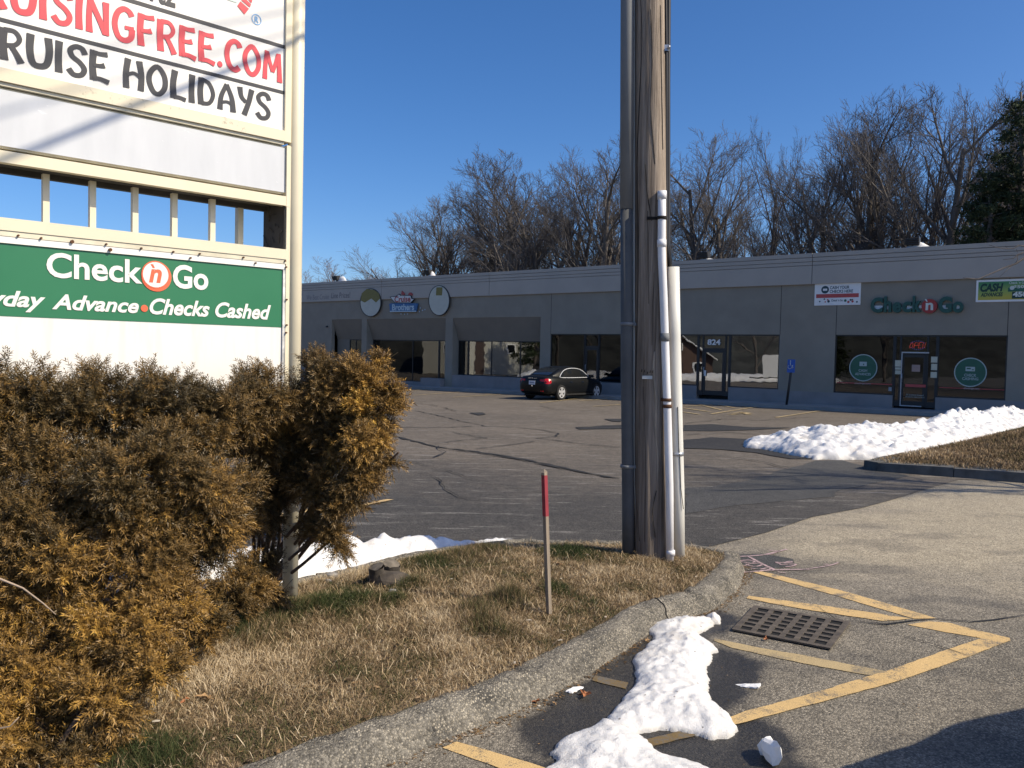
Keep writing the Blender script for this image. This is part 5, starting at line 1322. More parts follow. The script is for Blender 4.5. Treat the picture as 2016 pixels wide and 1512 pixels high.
# fallen leaves
M_LEAF = mat('dead_leaf', (.36, .14, .055), .8, .25, 18); M_LEAF2 = mat('pale_dead_leaf', (.40, .25, .12), .8, .25, 18)
def leaf(px, py, r_, seed, lab, m, lawn_=False):
    g = random.Random(seed); c = lawn(px, py, .03) if lawn_ else gnd(px, py, .012); n_ = 15; top_ = []; 
    for i in range(n_):
        a = 2 * math.pi * i / n_; rr_ = r_ * (.45 + .55 * (i % 3 == 0)) * g.uniform(.8, 1.15)
        top_.append((rr_ * math.cos(a), rr_ * math.sin(a) * .8, r_ * .35 * abs(math.sin(a * 1.5 + seed))))
    v_ = [(0, 0, .004)] + top_ + [(0, 0, .001)] + [(x, y, z - .003) for x, y, z in top_]
    mb = MB(); mb.add(v_, [(0, i + 1, (i + 1) % n_ + 1) for i in range(n_)] + [(n_ + 1, n_ + 2 + (i + 1) % n_, n_ + 2 + i) for i in range(n_)])
    o = mb.build('fallen_leaf', m); o.location = c; o.rotation_euler = (g.uniform(-.3, .3), g.uniform(-.3, .3), g.uniform(0, 6)); props(o, lab, 'leaf')
leaf(1152, 1368, .055, 1, 'large orange brown leaf lying by the tissue in the gutter puddle', M_LEAF); leaf(1056, 1381, .028, 2, 'small reddish leaf against the near kerb, left of the puddle tissue', M_LEAF)
leaf(1092, 1385, .02, 3, 'shrivelled leaf bit at the kerb foot between the two bigger leaves', M_LEAF2); leaf(1508, 1258, .03, 4, 'orange leaf lying against the drain grate', M_LEAF)
leaf(1274, 1260, .025, 5, 'yellowish leaf scrap wedged between kerb and gutter snow', M_LEAF2); leaf(405, 1386, .05, 6, 'pale curled leaf in the grass below the shrubs', M_LEAF2, True)
leaf(1100, 1118, .045, 7, 'curled tan leaf in the grass just right of the stake', M_LEAF2, True); leaf(365, 1390, .03, 8, 'brown leaf in the grass left of the pale curled leaf', M_LEAF, True)
# storm drain
dc = [gnd(*p) for p in ((1447, 1243), (1488, 1199), (1668, 1229), (1630, 1279))]      # near-left, far-left, far-right, near-right
M_IRON = mat('drain_iron', (.105, .088, .07), .75, .35, 14, metal=.2, bump=.5); M_PIT = mat('drain_pit', (.006, .006, .006), .9)
ctr = sum(dc, Vector()) / 4
drain = thing('drain_grate', 'rusty cast iron storm drain grate with rows of slots by the yellow lines', 'drain', (ctr.x, ctr.y, gz(ctr.x, ctr.y)))
def DQ(u, v_, dz): 
    p = (dc[0] * (1 - u) + dc[3] * u) * (1 - v_) + (dc[1] * (1 - u) + dc[2] * u) * v_
    return Vector((p.x, p.y, gz(p.x, p.y) + dz))
def dbox(mb, u0, u1, v0, v1, z0, z1): mb.hexa([DQ(u0, v0, z0), DQ(u1, v0, z0), DQ(u1, v1, z0), DQ(u0, v1, z0), DQ(u0, v0, z1), DQ(u1, v0, z1), DQ(u1, v1, z1), DQ(u0, v1, z1)])
ZI = .020
mb = MB(); dbox(mb, .0, 1, 0, 1, .009, .0105); mb.build('pit', M_PIT, drain)
us = [.035 + i * (.965 - .035) / 6 for i in range(7)]; vs2 = [.04 + i * (.96 - .04) / 6 for i in range(7)]
mb = MB(); dbox(mb, -.03, 1.03, -.03, .04, .009, ZI); dbox(mb, -.03, 1.03, .96, 1.03, .009, ZI); dbox(mb, -.03, .035, .04, .96, .009, ZI); dbox(mb, .965, 1.03, .04, .96, .009, ZI); mb.build('rim', M_IRON, drain)
for i in range(1, 6):
    mb = MB(); dbox(mb, us[i] - .028, us[i] + .028, .04, .96, .0105, ZI - .001); mb.build('bar', M_IRON, drain)
for i in range(1, 6):
    mb = MB(); dbox(mb, .035, .965, vs2[i] - .030, vs2[i] + .030, .0105, ZI - .002); mb.build('cross_bar', M_IRON, drain)
# ------------------------------------------------------------------ yew shrubs
M_NEEDLE = tint_mat('yew_needles', [(0, (.034, .027, .012)), (.22, (.088, .060, .022)), (.5, (.205, .122, .038)), (.75, (.38, .215, .045)), (1, (.60, .37, .065))], .5, .4)
M_BRANCH = mat('yew_bark', (.10, .065, .045), .9, .3, 10)
def sprig_proto(seed):
    g = np.random.default_rng(seed); V, Fq = [], []
    def needles(p0, d, L_, n_, nl):
        d = d / np.linalg.norm(d); a = np.cross(d, [0.3, .2, 1]); a /= np.linalg.norm(a); b = np.cross(d, a)
        for i in range(n_):
            f_ = (i + .5) / n_; p = p0 + d * L_ * f_
            th = i * 2.4 + g.uniform(-.4, .4)
            rad = a * np.cos(th) + b * np.sin(th) * .8
            nd = rad * .95 + d * (.45 + .75 * f_ ** 2) + g.normal(0, .08, 3); nd /= np.linalg.norm(nd)
            w_ = np.cross(nd, rad + d * .3 + g.normal(0, .3, 3)); w_ /= np.linalg.norm(w_) + 1e-9
            l_ = nl * (1 - .3 * abs(f_ - .4)) * g.uniform(.85, 1.15); hw = .0025
            k = len(V); V.extend([p + nd * l_ * .12 - w_ * hw, p + nd * l_ * .3 + w_ * hw, p + nd * l_])
            Fq.append((k, k + 1, k + 2))
    L_ = .115
    needles(np.zeros(3), np.array([0, 0, 1.]), L_, 40, .027)
    if seed % 5 > 1:
        for i in range(2):
            th = i * 2.9 + seed
            needles(np.array([0, 0, L_ * (.1 + .3 * i)]), np.array([np.cos(th), np.sin(th), 1.1]), .075, 22, .024)
    k = len(V); V.extend([np.array([.0015, 0, -.09]), np.array([-.0015, 0, -.09]), np.array([0, 0, L_])]); Fq.append((k, k + 1, k + 2))
    return np.array(V), np.array(Fq)
PROT = [sprig_proto(s_) for s_ in range(5)]
def place_sprigs(name, P, Dv, sc, tint, seed, parent, m):
    g = np.random.default_rng(seed); Vs, Fs, T_ = [], [], []; off = 0
    Dv = Dv / np.linalg.norm(Dv, axis=1)[:, None]
    which = g.integers(0, len(PROT), len(P))
    for w_ in range(len(PROT)):
        ix = np.where(which == w_)[0]
        if not len(ix): continue
        pv, pf = PROT[w_]; d = Dv[ix]
        ref = np.where(np.abs(d[:, 2:3]) < .9, np.array([[0, 0, 1.]]), np.array([[1., 0, 0]]))
        a = np.cross(ref, d); a /= np.linalg.norm(a, axis=1)[:, None]; b = np.cross(d, a); ph = g.uniform(0, 6.28, len(ix))
        a2 = a * np.cos(ph)[:, None] + b * np.sin(ph)[:, None]; b2 = np.cross(d, a2)
        M = np.stack([a2, b2, d], -1)
        W = np.einsum('nij,kj->nki', M, pv) * sc[ix][:, None, None]
        # tips sag
        W[:, :, 2] -= (np.clip(pv[:, 2], 0, 1) ** 2 * 1.2)[None, :] * sc[ix][:, None]
        W += P[ix][:, None, :]
        Vs.append(W.reshape(-1, 3)); T_.append(np.clip(tint[ix][:, None] + g.normal(0, .08, (len(ix), len(pv))) + (pv[:, 2] * 1.5 - .05)[None, :], 0, 1).ravel())
        Fs.append((pf[None] + (np.arange(len(ix)) * len(pv))[:, None, None] + off)  .reshape(-1, 3)); off += len(ix) * len(pv)
    me = np_mesh(name, np.concatenate(Vs), np.concatenate(Fs), {'tint': np.concatenate(T_)})
    o = link(name, me, m, parent); o['kind'] = 'stuff'; return o
def shrub(label, root_px, lobes, dens, seed, stems, gold, grow_=1.12):
    g = np.random.default_rng(seed)
    rp = lawn(*root_px); b_ = thing('yew_shrub', label, 'shrub', tuple(rp))
    P, Dv, T_ = [], [], []
    LC = [(np.array(at(x, y, Y)), r_ * grow_ * Y / FPX) for x, y, Y, r_ in lobes]
    for c, r_ in LC:
        k_ = max(4, int(9 * (r_ / .3) ** 1.2)); cd_ = g.normal(0, 1, (k_, 3)) + np.array([.15, -.35, .25]); cd_ /= np.linalg.norm(cd_, axis=1)[:, None]
        cr = r_ * g.uniform(.30, .46, k_); cc_ = c + cd_ * (r_ * g.uniform(.55, .80, k_))[:, None]; ct = g.normal(0, .09, k_)
        n_ = int(dens * r_ * r_); w_ = g.integers(0, k_, n_); fill = g.uniform(0, 1, n_) < .12
        d = g.normal(0, 1, (n_, 3)); d /= np.linalg.norm(d, axis=1)[:, None]
        q = cc_[w_] + d * (cr[w_] * g.uniform(.15, 1, n_) ** .5)[:, None]
        q = np.where(fill[:, None], c + d * (r_ * g.uniform(.1, .75, n_))[:, None], q)
        keep = np.ones(n_, bool)
        for c2, r2 in LC:
            if not np.allclose(c, c2): keep &= np.linalg.norm(q - c2, axis=1) > r2 * .40
        hh = np.array([gz(*p[:2]) for p in q]) + .17; keep &= q[:, 2] > hh
        out_ = (q - c) / (np.linalg.norm(q - c, axis=1)[:, None] + 1e-6)
        dir_ = out_ * .8 + d * .45 + np.array([.10, -.08, .38]) + g.normal(0, .2, d.shape)
        q, dir_, w_ = q[keep], dir_[keep], w_[keep]
        P.append(q - dir_ / np.linalg.norm(dir_, axis=1)[:, None] * .06); Dv.append(dir_)
        T_.append(np.clip(.315 + ct[w_] * 1.3 + g.normal(0, .07, len(q)) + gold(q), 0, .95))
    P, Dv, T_ = np.concatenate(P), np.concatenate(Dv), np.concatenate(T_)
    place_sprigs('foliage', P, Dv, g.uniform(.85, 1.35, len(P)), T_, seed, b_, M_NEEDLE)
    # limbs from the root to every lobe, side twigs
    for k in range(len(LC)):
        c, r_ = LC[k]; c = Vector(c); s0 = rp + Vector((g.uniform(-.12, .12), g.uniform(-.12, .12), -.05)) if stems is None else lawn(*stems[k % len(stems)], -.05)
        mid = s0.lerp(c, .5) + Vector((g.uniform(-.1, .1), g.uniform(-.1, .1), g.uniform(-.05, .08)))
        mb = MB(); mb.tube([Vector(p) for p in catmull([tuple(s0), tuple(mid), tuple(c), tuple(c + (c - mid) * .05)], 4)], list(np.linspace(.016, .004, 13)), 6)
        for _ in range(7):
            d = Vector(g.normal(0, 1, 3)).normalized(); e = c + d * r_ * .6; st_ = mid.lerp(c, g.uniform(.5, 1)); mb.tube([st_, st_.lerp(e, .5) + Vector((0, 0, .02)), e], [.006, .004, .002], 4, caps=False)
        mb.build('branch', M_BRANCH, b_)
    return b_
LOBES1 = [(60, 830, 4.35, 125), (205, 825, 4.4, 105), (320, 835, 4.5, 100), (415, 845, 4.65, 80), (-110, 850, 4.2, 150), (80, 975, 4.05, 135), (250, 965, 4.1, 125), (390, 960, 4.3, 105), (-120, 1020, 3.9, 160),
          (110, 1120, 3.9, 120), (275, 1115, 4.05, 105), (405, 1075, 4.35, 85), (60, 1285, 3.65, 110), (220, 1260, 3.75, 95), (325, 1215, 3.95, 70), (-110, 1240, 3.6, 150), (40, 1180, 3.95, 90), (170, 1185, 4.1, 80), (30, 1060, 4.15, 90), (60, 1380, 3.7, 80)]
shrub('large bronze green yew shrub filling the lower left in front of the sign', (150, 1420), LOBES1, 5600, 101, None, lambda q: np.clip((1.10 - q[:, 2]) * .34, -.10, .14))
LOBES2 = [(50, 1430, 3.42, 95), (195, 1370, 3.5, 78), (295, 1335, 3.6, 55), (330, 1290, 3.75, 40), (110, 1510, 3.3, 70), (-60, 1480, 3.3, 110)]
shrub('low golden yew growth spreading over the grass at the bottom left corner', (110, 1490), LOBES2, 5000, 102, None, lambda q: .10 + 0 * q[:, 2])
LOBES3 = [(470, 785, 4.95, 75), (545, 775, 5.1, 65), (620, 765, 5.2, 62), (690, 770, 5.15, 62), (735, 815, 5.1, 50), (700, 850, 5.05, 58), (640, 850, 5.15, 50), (745, 870, 5.1, 35), (690, 935, 5.05, 48), (650, 985, 5.1, 45), (700, 985, 5.1, 28), (640, 1048, 5.15, 36), (665, 1050, 5.1, 34),
          (570, 905, 5.5, 60), (545, 985, 5.5, 50), (500, 870, 5.3, 62), (590, 850, 5.35, 62), (560, 935, 5.4, 55), (625, 940, 5.2, 52), (515, 950, 5.4, 52), (480, 1010, 5.2, 40), (700, 905, 5.1, 40), (745, 715, 5.15, 16), (765, 770, 5.1, 20), (770, 905, 5.1, 14)]
shrub('drooping yew shrub with dark hollow centre in front of the sign post', (520, 1190), LOBES3, 8500, 103, [(505, 1152), (535, 1150)], lambda q: np.clip((q[:, 0] + 1.15) * .25, -.1, .12))
LOBES4 = [(470, 1150, 4.95, 55), (520, 1120, 5.1, 42), (430, 1190, 4.7, 48), (395, 1230, 4.4, 40), (540, 1165, 5.2, 24)]
shrub('small dark yew clump at the foot of the sign post', (480, 1200), LOBES4, 6000, 104, None, lambda q: -.10 + 0 * q[:, 2])
# bare pale twigs poking out at the left edge
M_TWIG = mat('pale_twig', (.34, .26, .19), .8, .2, 12)
for pts, Y, r_ in (([(-30, 1128), (0, 1140), (45, 1158), (85, 1188), (110, 1210)], 3.3, .005), ([(-20, 1440), (0, 1434), (20, 1430), (37, 1412)], 3.05, .004)):
    mb = MB(); mb.tube([at(x, y, Y) for x, y in pts], [r_, r_, r_ * .8, r_ * .6, r_ * .4][:len(pts)], 5); props(mb.build('bare_twig', M_TWIG), 'thin pale bare twig sticking out of the shrubs at the left edge' if Y > 3.1 else 'short white bare twig near the bottom left corner', 'twig')

# ------------------------------------------------------------------ trees
def tree_lines(seed, h, vase=.6, lev=4, lean=0.0, low=.28, dens=1.0):
    g = np.random.default_rng(seed); out = []
    def grow(p, d, L_, r_, lv):
        n_ = [8, 7, 5, 4, 3][lv]; pts = [p.copy()]; rad = [r_]
        end = .30 if lv == 0 else .25
        for i in range(n_):
            d = d + g.normal(0, .055 + .02 * lv, 3); d[2] += [.03, .055, .05, .045, .06][lv]; d /= np.linalg.norm(d)
            p = p + d * L_ / n_; pts.append(p.copy()); rad.append(max(.006, r_ * (1 - (1 - end) * (i + 1) / n_)))
        out.append((np.array(pts), np.array(rad), lv))
        if lv >= lev: return
        k = int([g.integers(7, 10), g.integers(8, 10), g.integers(6, 9), g.integers(6, 9)][lv] * dens + .5)
        for j in range(k):
            f_ = (low + (1 - low) * (j + g.uniform(.2, .9)) / k) if lv == 0 else (.2 + .8 * (j + g.uniform(.1, .9)) / k)
            x = min(f_, .999) * n_; i = int(x); q = pts[i] + (pts[i + 1] - pts[i]) * (x - i); dd = pts[i + 1] - pts[i]; dd = dd / np.linalg.norm(dd)
            th = g.uniform(0, 6.28); a = np.cross(dd, [.21, .37, .9]); a /= np.linalg.norm(a) + 1e-9; b = np.cross(dd, a)
            ang = g.uniform(.45, .8) * (vase if lv == 0 else .9)
            nd = dd * np.cos(ang) + (a * np.cos(th) + b * np.sin(th)) * np.sin(ang)
            if lv == 0: ln_ = h * g.uniform(.40, .56) * (1.05 - .55 * f_)
            else: ln_ = L_ * g.uniform(.40, .62) * (1.12 - .45 * f_)
            grow(q, nd, ln_, max(.0085, rad[i] * g.uniform(.46, .68)), lv + 1)
    grow(np.array([0, 0, 0.]), np.array([lean, 0, 1.]), h * .72, h * .0165 + .03, 0)
    return out
def lines_mesh(name, lines, sides):
    Vs, Fs = [], []; off = 0
    byn = {}
    for pts, rad, lv in lines: byn.setdefault(len(pts), []).append((pts, rad))
    for n_, L_ in byn.items():
        Pn = np.stack([p for p, _ in L_]); Rn = np.stack([r_ for _, r_ in L_]); m_ = len(L_)
        d = np.gradient(Pn, axis=1); d /= np.linalg.norm(d, axis=2, keepdims=True) + 1e-9
        ref = np.array([.31, .17, .2]); a = np.cross(d, ref); a /= np.linalg.norm(a, axis=2, keepdims=True) + 1e-9; b = np.cross(d, a)
        th = np.arange(sides) * 2 * np.pi / sides
        W = Pn[:, :, None, :] + (a[:, :, None, :] * np.cos(th)[None, None, :, None] + b[:, :, None, :] * np.sin(th)[None, None, :, None]) * Rn[:, :, None, None]
        Vs.append(W.reshape(-1, 3))
        i = np.arange(n_ - 1)[:, None]; j = np.arange(sides)[None, :]; j2 = (j + 1) % sides
        q = np.stack([i * sides + j, i * sides + j2, (i + 1) * sides + j2, (i + 1) * sides + j], -1).reshape(-1, 4)
        Fs.append((q[None] + (np.arange(m_) * n_ * sides)[:, None, None] + off).reshape(-1, 4)); off += m_ * n_ * sides
    return np_mesh(name, np.concatenate(Vs), np.concatenate(Fs), smooth=True)
M_TRUNK = mat('tree_bark', (.125, .108, .095), .95, .35, 3, stretch=(2, 2, .5))
M_CROWN = mat('twig_bark', (.112, .102, .100), .95, .25, .5)
M_CROWN2 = mat('reddish_twig_bark', (.22, .155, .13), .95, .25, .5)
TREEP = []
for k, kw in enumerate((dict(vase=.85, low=.18), dict(vase=1.05, low=.2), dict(vase=.8, low=.3), dict(vase=1.25, low=.12), dict(vase=.85, low=.28, dens=.85), dict(vase=1.0, low=.08))):
    ln = tree_lines(200 + k, 16.0, **kw); zt = max(p[:, 2].max() for p, _, _ in ln)
    s_ = 16.0 / zt
    ln = [(p * s_, r_, lv) for p, r_, lv in ln]
    TREEP.append((lines_mesh('trunk', [x for x in ln if x[2] <= 1], 6), lines_mesh('crown', [x for x in ln if x[2] > 1], 3)))
ntw = sum(len(m.polygons) for _, m in TREEP)
def bare_tree(px, ytop, back, proto, label, group, rz, zb=-.4, wide=1.0, crown_m=None, xy=None, name='bare_tree'):
    if xy is None:
        q = at(px, 600, 1.0)
        d = ray(px, 600); P_ = FP0 - FN * back; t_ = (P_ - CAM).dot(FN) / d.dot(FN); w_ = CAM + d * t_
        H_ = at(px, ytop, w_.y).z - zb; x, y = w_.x, w_.y
    else: x, y, H_ = xy
    e = thing(name, label, 'tree', (x, y, zb), rz, group)
    k = H_ / 16.0
    e.scale = (k * wide, k * wide, k)
    for nm, me, m in (('trunk', TREEP[proto][0], M_TRUNK), ('crown', TREEP[proto][1], crown_m or M_CROWN)):
        o = bpy.data.objects.new(nm, me); COL.objects.link(o); o.parent = e
        if not me.materials: me.materials.append(m)
        if me.materials[0] is not m:
            o.material_slots[0].link = 'OBJECT'; o.material_slots[0].material = m
    return e
G1 = 'bare trees behind the shop building'
TL = [(838, 398, 26, 3, 'spreading bare tree, leftmost of the tall row behind the roof', 1.32), (905, 392, 27, 1, 'bare tree second from the left in the tall row, above the cut-out oval board', 1.20),
      (958, 360, 30, 4, 'bare tree third from the left in the tall row behind the roof', 1.30), (1003, 322, 25, 0, 'many stemmed bare tree fourth from the left, straight above the car', 1.38), (1078, 290, 26, 2, 'tall bare tree above the front of the black car', 1.30),
      (1130, 300, 31, 4, 'slim bare tree between the two tall ones left of the pole', 1.13), (1185, 274, 25, 0, 'tall bare tree just left of the utility pole', 1.21), (872, 405, 33, 0, 'paler bare tree behind the first two at the left end of the tall row', 1.20), (935, 385, 35, 2, 'narrow bare tree behind the gap left of the third tree', 1.14), (1042, 320, 33, 5, 'bushy bare tree filling the gap above the left end of the car', 1.20), (1105, 318, 35, 1, 'paler bare tree behind the tall one above the car', 1.20), (1158, 312, 33, 3, 'spreading bare tree behind the slim one left of the pole', 1.14), (1250, 285, 30, 1, 'bare tree partly hidden behind the utility pole', 1.30),
      (1362, 254, 26, 0, 'round crowned bare tree just right of the utility pole', 1.04), (1452, 268, 28, 5, 'bare tree second to the right of the utility pole', 1.04), (1512, 226, 34, 4, 'thin wispy bare tree rising above its neighbours, right of the pole', 0.58),
      (1565, 300, 24, 3, 'wide low forking bare tree above the white banner', 1.06), (1612, 236, 27, 5, 'dense bare tree above the gap between the two banners, left one', 1.04), (1655, 212, 30, 1, 'bare tree with a pointed top spray right of the dense one', 0.97),
      (1700, 196, 25, 0, 'tall bare tree above the left end of the green raised letters', 0.97), (1775, 205, 26, 2, 'tall bare tree above the red disc', 1.04), (1812, 185, 31, 4, 'slender tall bare tree right of the roof floodlight', 0.85),
      (1868, 140, 24, 0, 'tallest bare tree with a rounded crown near the right edge', 1.10), (1925, 150, 27, 5, 'tall dark bare tree before the pine at the right edge', 0.97), (1965, 150, 31, 2, 'bare tree with thin leaders behind the pine top', 0.90), (2060, 160, 30, 0, 'bare tree cut by the right edge of the picture', 1.10)]
for i, (px, yt, bk_, pr, lb, wd2) in enumerate(TL): bare_tree(px, yt, bk_, pr, lb, G1, i * 2.4, wide=wd2)
G2 = 'low brushy trees in the tangle behind the roof'
for i in range(9):
    px = 1335 + i * 78 + random.uniform(-8, 8); yt = 445 - (px - 1330) * .18 + random.uniform(-45, 30)
    bare_tree(px, yt, 33 + (i * 7 % 5) * 4, [3, 5, 1][i % 3], 'low brushy bare tree in the tangle behind the roof right of the pole', G2, i * 1.7, wide=1.15)
for i in range(5):
    px = 1010 + i * 46; bare_tree(px, 430 + random.uniform(-25, 30), 34 + (i % 3) * 4, [5, 1, 3][i % 3], 'low thin bare tree behind the tall row left of the pole', 'low thin trees behind the left row', i * 1.3, wide=.9)
for px, yt, wd2, lb in ((706, 503, 1.7, 'far rounded reddish bare tree above the roof left of the ship shaped sign'), (645, 528, 1.3, 'far low reddish bare tree right beside the big sign'), (618, 535, 1.2, 'far smallest reddish tree half hidden by the big sign'), (760, 520, 1.2, 'far reddish bare tree low between the round tree and the tall row')):
    bare_tree(px, yt, 62, 5, lb, 'far reddish trees above the roof', px * .1, wide=wd2, crown_m=M_CROWN2)
# conifers
M_PINE = tint_mat('pine_needles', [(0, (.018, .030, .016)), (.5, (.035, .050, .024)), (1, (.075, .080, .040))], .8, .15)
def conifer(px, ytop, back, label, seed, wide=.22, xy=None):
    g = np.random.default_rng(seed); zb = -.4
    if xy is None:
        d = ray(px, 600); P_ = FP0 - FN * back; t_ = (P_ - CAM).dot(FN) / d.dot(FN); w_ = CAM + d * t_; x, y = w_.x, w_.y; H_ = at(px, ytop, y).z - zb
    else: x, y, H_ = xy
    e = thing('pine_tree', label, 'tree', (x, y, zb))
    mb = MB(); mb.tube([(x + .1 * math.sin(i), y + .1 * math.cos(i * 1.3), zb + H_ * i / 10) for i in range(11)], [.30 * (1 - i / 11) + .03 for i in range(11)], 8); mb.build('trunk', M_TRUNK, e)
    br = MB(); Vq = []; 
    C_, Dn = [], []
    for k in range(60):
        f_ = .12 + .86 * k / 60; z = zb + H_ * f_; L_ = H_ * wide * (1 - f_) ** .62 * g.uniform(.55, 1.1) + .35; th = k * 2.4 + g.uniform(-.4, .4)
        d = np.array([np.cos(th), np.sin(th), g.uniform(-.12, .22)]); p0 = np.array([x, y, z]); p1_ = p0 + d * L_
        br.tube([p0, (p0 + p1_) / 2 + [0, 0, .1], p1_], [.05, .03, .012], 4, caps=False)
        for j in range(int(26 * L_ / 2) + 6):
            s_ = g.uniform(.25, 1.05); C_.append(p0 + d * L_ * s_ + g.normal(0, .22, 3) * [1, 1, .45]); Dn.append(g.normal(0, 1, 3) + [0, 0, .5] + d)
    br.build('branch', M_TRUNK, e)
    C_, Dn = np.array(C_), np.array(Dn); Dn /= np.linalg.norm(Dn, axis=1)[:, None]
    n_ = len(C_); reps = 10; C2 = np.repeat(C_, reps, 0) + g.normal(0, .10, (n_ * reps, 3)); D2 = np.repeat(Dn, reps, 0) + g.normal(0, .8, (n_ * reps, 3)); D2 /= np.linalg.norm(D2, axis=1)[:, None]
    W_ = np.cross(D2, g.normal(0, 1, D2.shape)); W_ /= np.linalg.norm(W_, axis=1)[:, None]; l_ = g.uniform(.16, .34, n_ * reps)[:, None]; hw = .04
    V = np.stack([C2 - W_ * hw, C2 + W_ * hw, C2 + D2 * l_], 1).reshape(-1, 3)
    o = link('crown', np_mesh('crown', V, np.arange(len(V)).reshape(-1, 3), {'tint': np.repeat(np.clip(g.normal(.45, .2, n_ * reps), 0, 1), 3)}), M_PINE, e); return e
conifer(1995, 180, 20, 'tall dark pine with a blunt top at the right edge behind the roof', 5, .17)
conifer(1938, 330, 19, 'lower dark evergreen at the right, in front of the tall pine', 6, .26)
conifer(2055, 240, 19, 'dark evergreen cut by the right picture edge', 8, .24)
conifer(962, 512, 36, 'small dark evergreen peeping over the roof under the third bare tree', 7, .5)

# leafless street tree on the mound: one limb reaches into the picture at the upper right
xy = (10.9, 11.4)
rt = bare_tree(0, 0, 0, 3, 'leafless roadside tree whose limb reaches in at the upper right', None, 1.0, zb=gz(*xy) + .4, wide=.62, xy=(xy[0], xy[1], 8.6))
LY = 10.6; sk = Vector((xy[0], xy[1], gz(*xy) + 2.6))
ln = []
def limb(pts, r0, r1):
    w_ = [at(x, y, LY) for x, y in pts]; w_ = [np.array(p) for p in w_]; ln.append(w_); return w_
mb = MB()
for pts, r0, r1 in (([(2060, 495), (2016, 508), (2000, 519), (1975, 528), (1950, 539), (1925, 550), (1908, 548), (1896, 547)], .014, .004), ([(2060, 492), (2016, 497), (2004, 501), (1995, 509), (1975, 511)], .011, .003),
                    ([(2060, 484), (2016, 485), (2006, 483), (1996, 489), (1981, 490), (1962, 487), (1947, 482)], .010, .003), ([(2004, 500), (2003, 512), (1998, 520)], .005, .005), ([(1991, 524), (1979, 535), (1968, 545)], .004, .002), ([(2003, 497), (2001, 490)], .004, .003), ([(1984, 490), (1979, 484)], .004, .002)):
    q = [at(x, y, LY) for x, y in pts]
    if pts[0][0] > 2050: q = [sk, sk.lerp(q[0], .6) + Vector((0, 0, .35))] + q; rr_ = [.05, .03] + list(np.linspace(r0, r1, len(pts)))
    else: rr_ = list(np.linspace(r0, r1, len(pts)))
    mb.tube(q, rr_, 6)
lo = mb.build('limb', M_TRUNK, rt); lo.matrix_parent_inverse = (root_matrix(rt) @ Matrix.Diagonal((*rt.scale, 1))).inverted()
# ------------------------------------------------------------------ black sedan
t = NT('car_paint'); t.col((.006, .0065, .007)); t.rough(.38); t.b.inputs['Specular IOR Level'].default_value = .22; t.b.inputs['Coat Weight'].default_value = .12; t.b.inputs['Coat Roughness'].default_value = .05; t.bump(t.noise(t.coord(), 30, 2), .03, .002); M_CAR = t.m
t = NT('car_glass'); t.col((.012, .014, .016)); t.rough(.04); t.b.inputs['Specular IOR Level'].default_value = .7; M_CGL = t.m
M_TYRE = mat('tyre', (.014, .014, .014), .9, .2, 10); M_RIM = mat('alloy', (.60, .60, .60), .35, .05, 5, metal=.35); M_CHROME = mat('chrome', (.75, .76, .78), .12, .02, 3, metal=1.0)
M_TRIM = mat('bright_trim', (.62, .63, .65), .3, .03, 3)
M_TAIL = mat('tail_lens', (.42, .008, .012), .15, .1, 6); M_PLATE = mat('licence_plate', (.62, .63, .66), .4, .05, 8); M_GAP = mat('panel_gap', (.002, .002, .002), .9)
M_UNDER = mat('under_body', (.012, .012, .012), .9)
def interp(x, xs, ys): return float(np.interp(x, xs, ys))
BX = [-2.32, -2.27, -2.15, -1.95, -1.7, -1.35, -.9, -.4, .1, .6, 1.05, 1.43, 1.75, 2.0, 2.18, 2.28, 2.32]
def body_sec(x):
    deck = interp(x, [-2.32, -2.27, -2.15, -1.9, -1.6, -1.0, 0, .95, 1.2, 1.6, 2.0, 2.2, 2.32], [.80, .98, 1.035, 1.06, 1.07, 1.0, .98, .99, .965, .90, .81, .70, .55])
    sh = min(deck - .02, interp(x, [-2.32, -2.1, -1.4, 0, 1.2, 2.0, 2.32], [.76, .90, .93, .89, .86, .74, .5]))
    w = interp(x, [-2.32, -2.26, -2.1, -1.7, -1.35, -.5, .5, 1.2, 1.6, 1.95, 2.15, 2.28, 2.32], [.60, .76, .85, .90, .925, .92, .92, .92, .91, .86, .76, .58, .48])
    zb_ = interp(x, [-2.32, -2.2, -1.9, -1.3, 1.4, 2.0, 2.25, 2.32], [.36, .28, .24, .20, .20, .20, .24, .36])
    mid = (zb_ + sh) * .5
    return [(0, zb_), (w * .82, zb_), (w * .965, zb_ + .07), (w * .985, zb_ + .16), (w, mid), (w * .995, mid + .12), (w * .962, sh - .02), (w * .90, sh + (deck - sh) * .35), (w * .80, deck - .012), (w * .5, deck + .012), (0, deck + .022)]
CXS = [-1.78, -1.6, -1.35, -1.05, -.75, -.35, .05, .4, .7, .95, 1.18]
def roof_z(x): return interp(x, [-1.78, -1.6, -1.35, -1.05, -.75, -.4, 0, .3, .55, .8, 1.0, 1.18], [1.055, 1.14, 1.26, 1.365, 1.435, 1.475, 1.48, 1.455, 1.39, 1.26, 1.12, .985])
def cab_w(x): return interp(x, [-1.78, -1.3, -.8, 0, .6, 1.18], [.66, .77, .815, .82, .805, .74])
def cab_sec(x):
    zr = roof_z(x); wb = cab_w(x); z0 = .93; k = (zr - z0) / .55; wt = wb - .24 * min(1, k)
    return [(wb, z0), (wb - (wb - wt) * .12, z0 + (zr - z0) * .25), (wb - (wb - wt) * .62, z0 + (zr - z0) * .70), (wt, zr - .035 * min(1, k)), (wt - .09, zr - .008), (wt * .5, zr + .006), (0, zr + .012)]
def side_y(x, z):
    s_ = cab_sec(x); return interp(z, [p[1] for p in s_[:4]], [p[0] for p in s_[:4]])
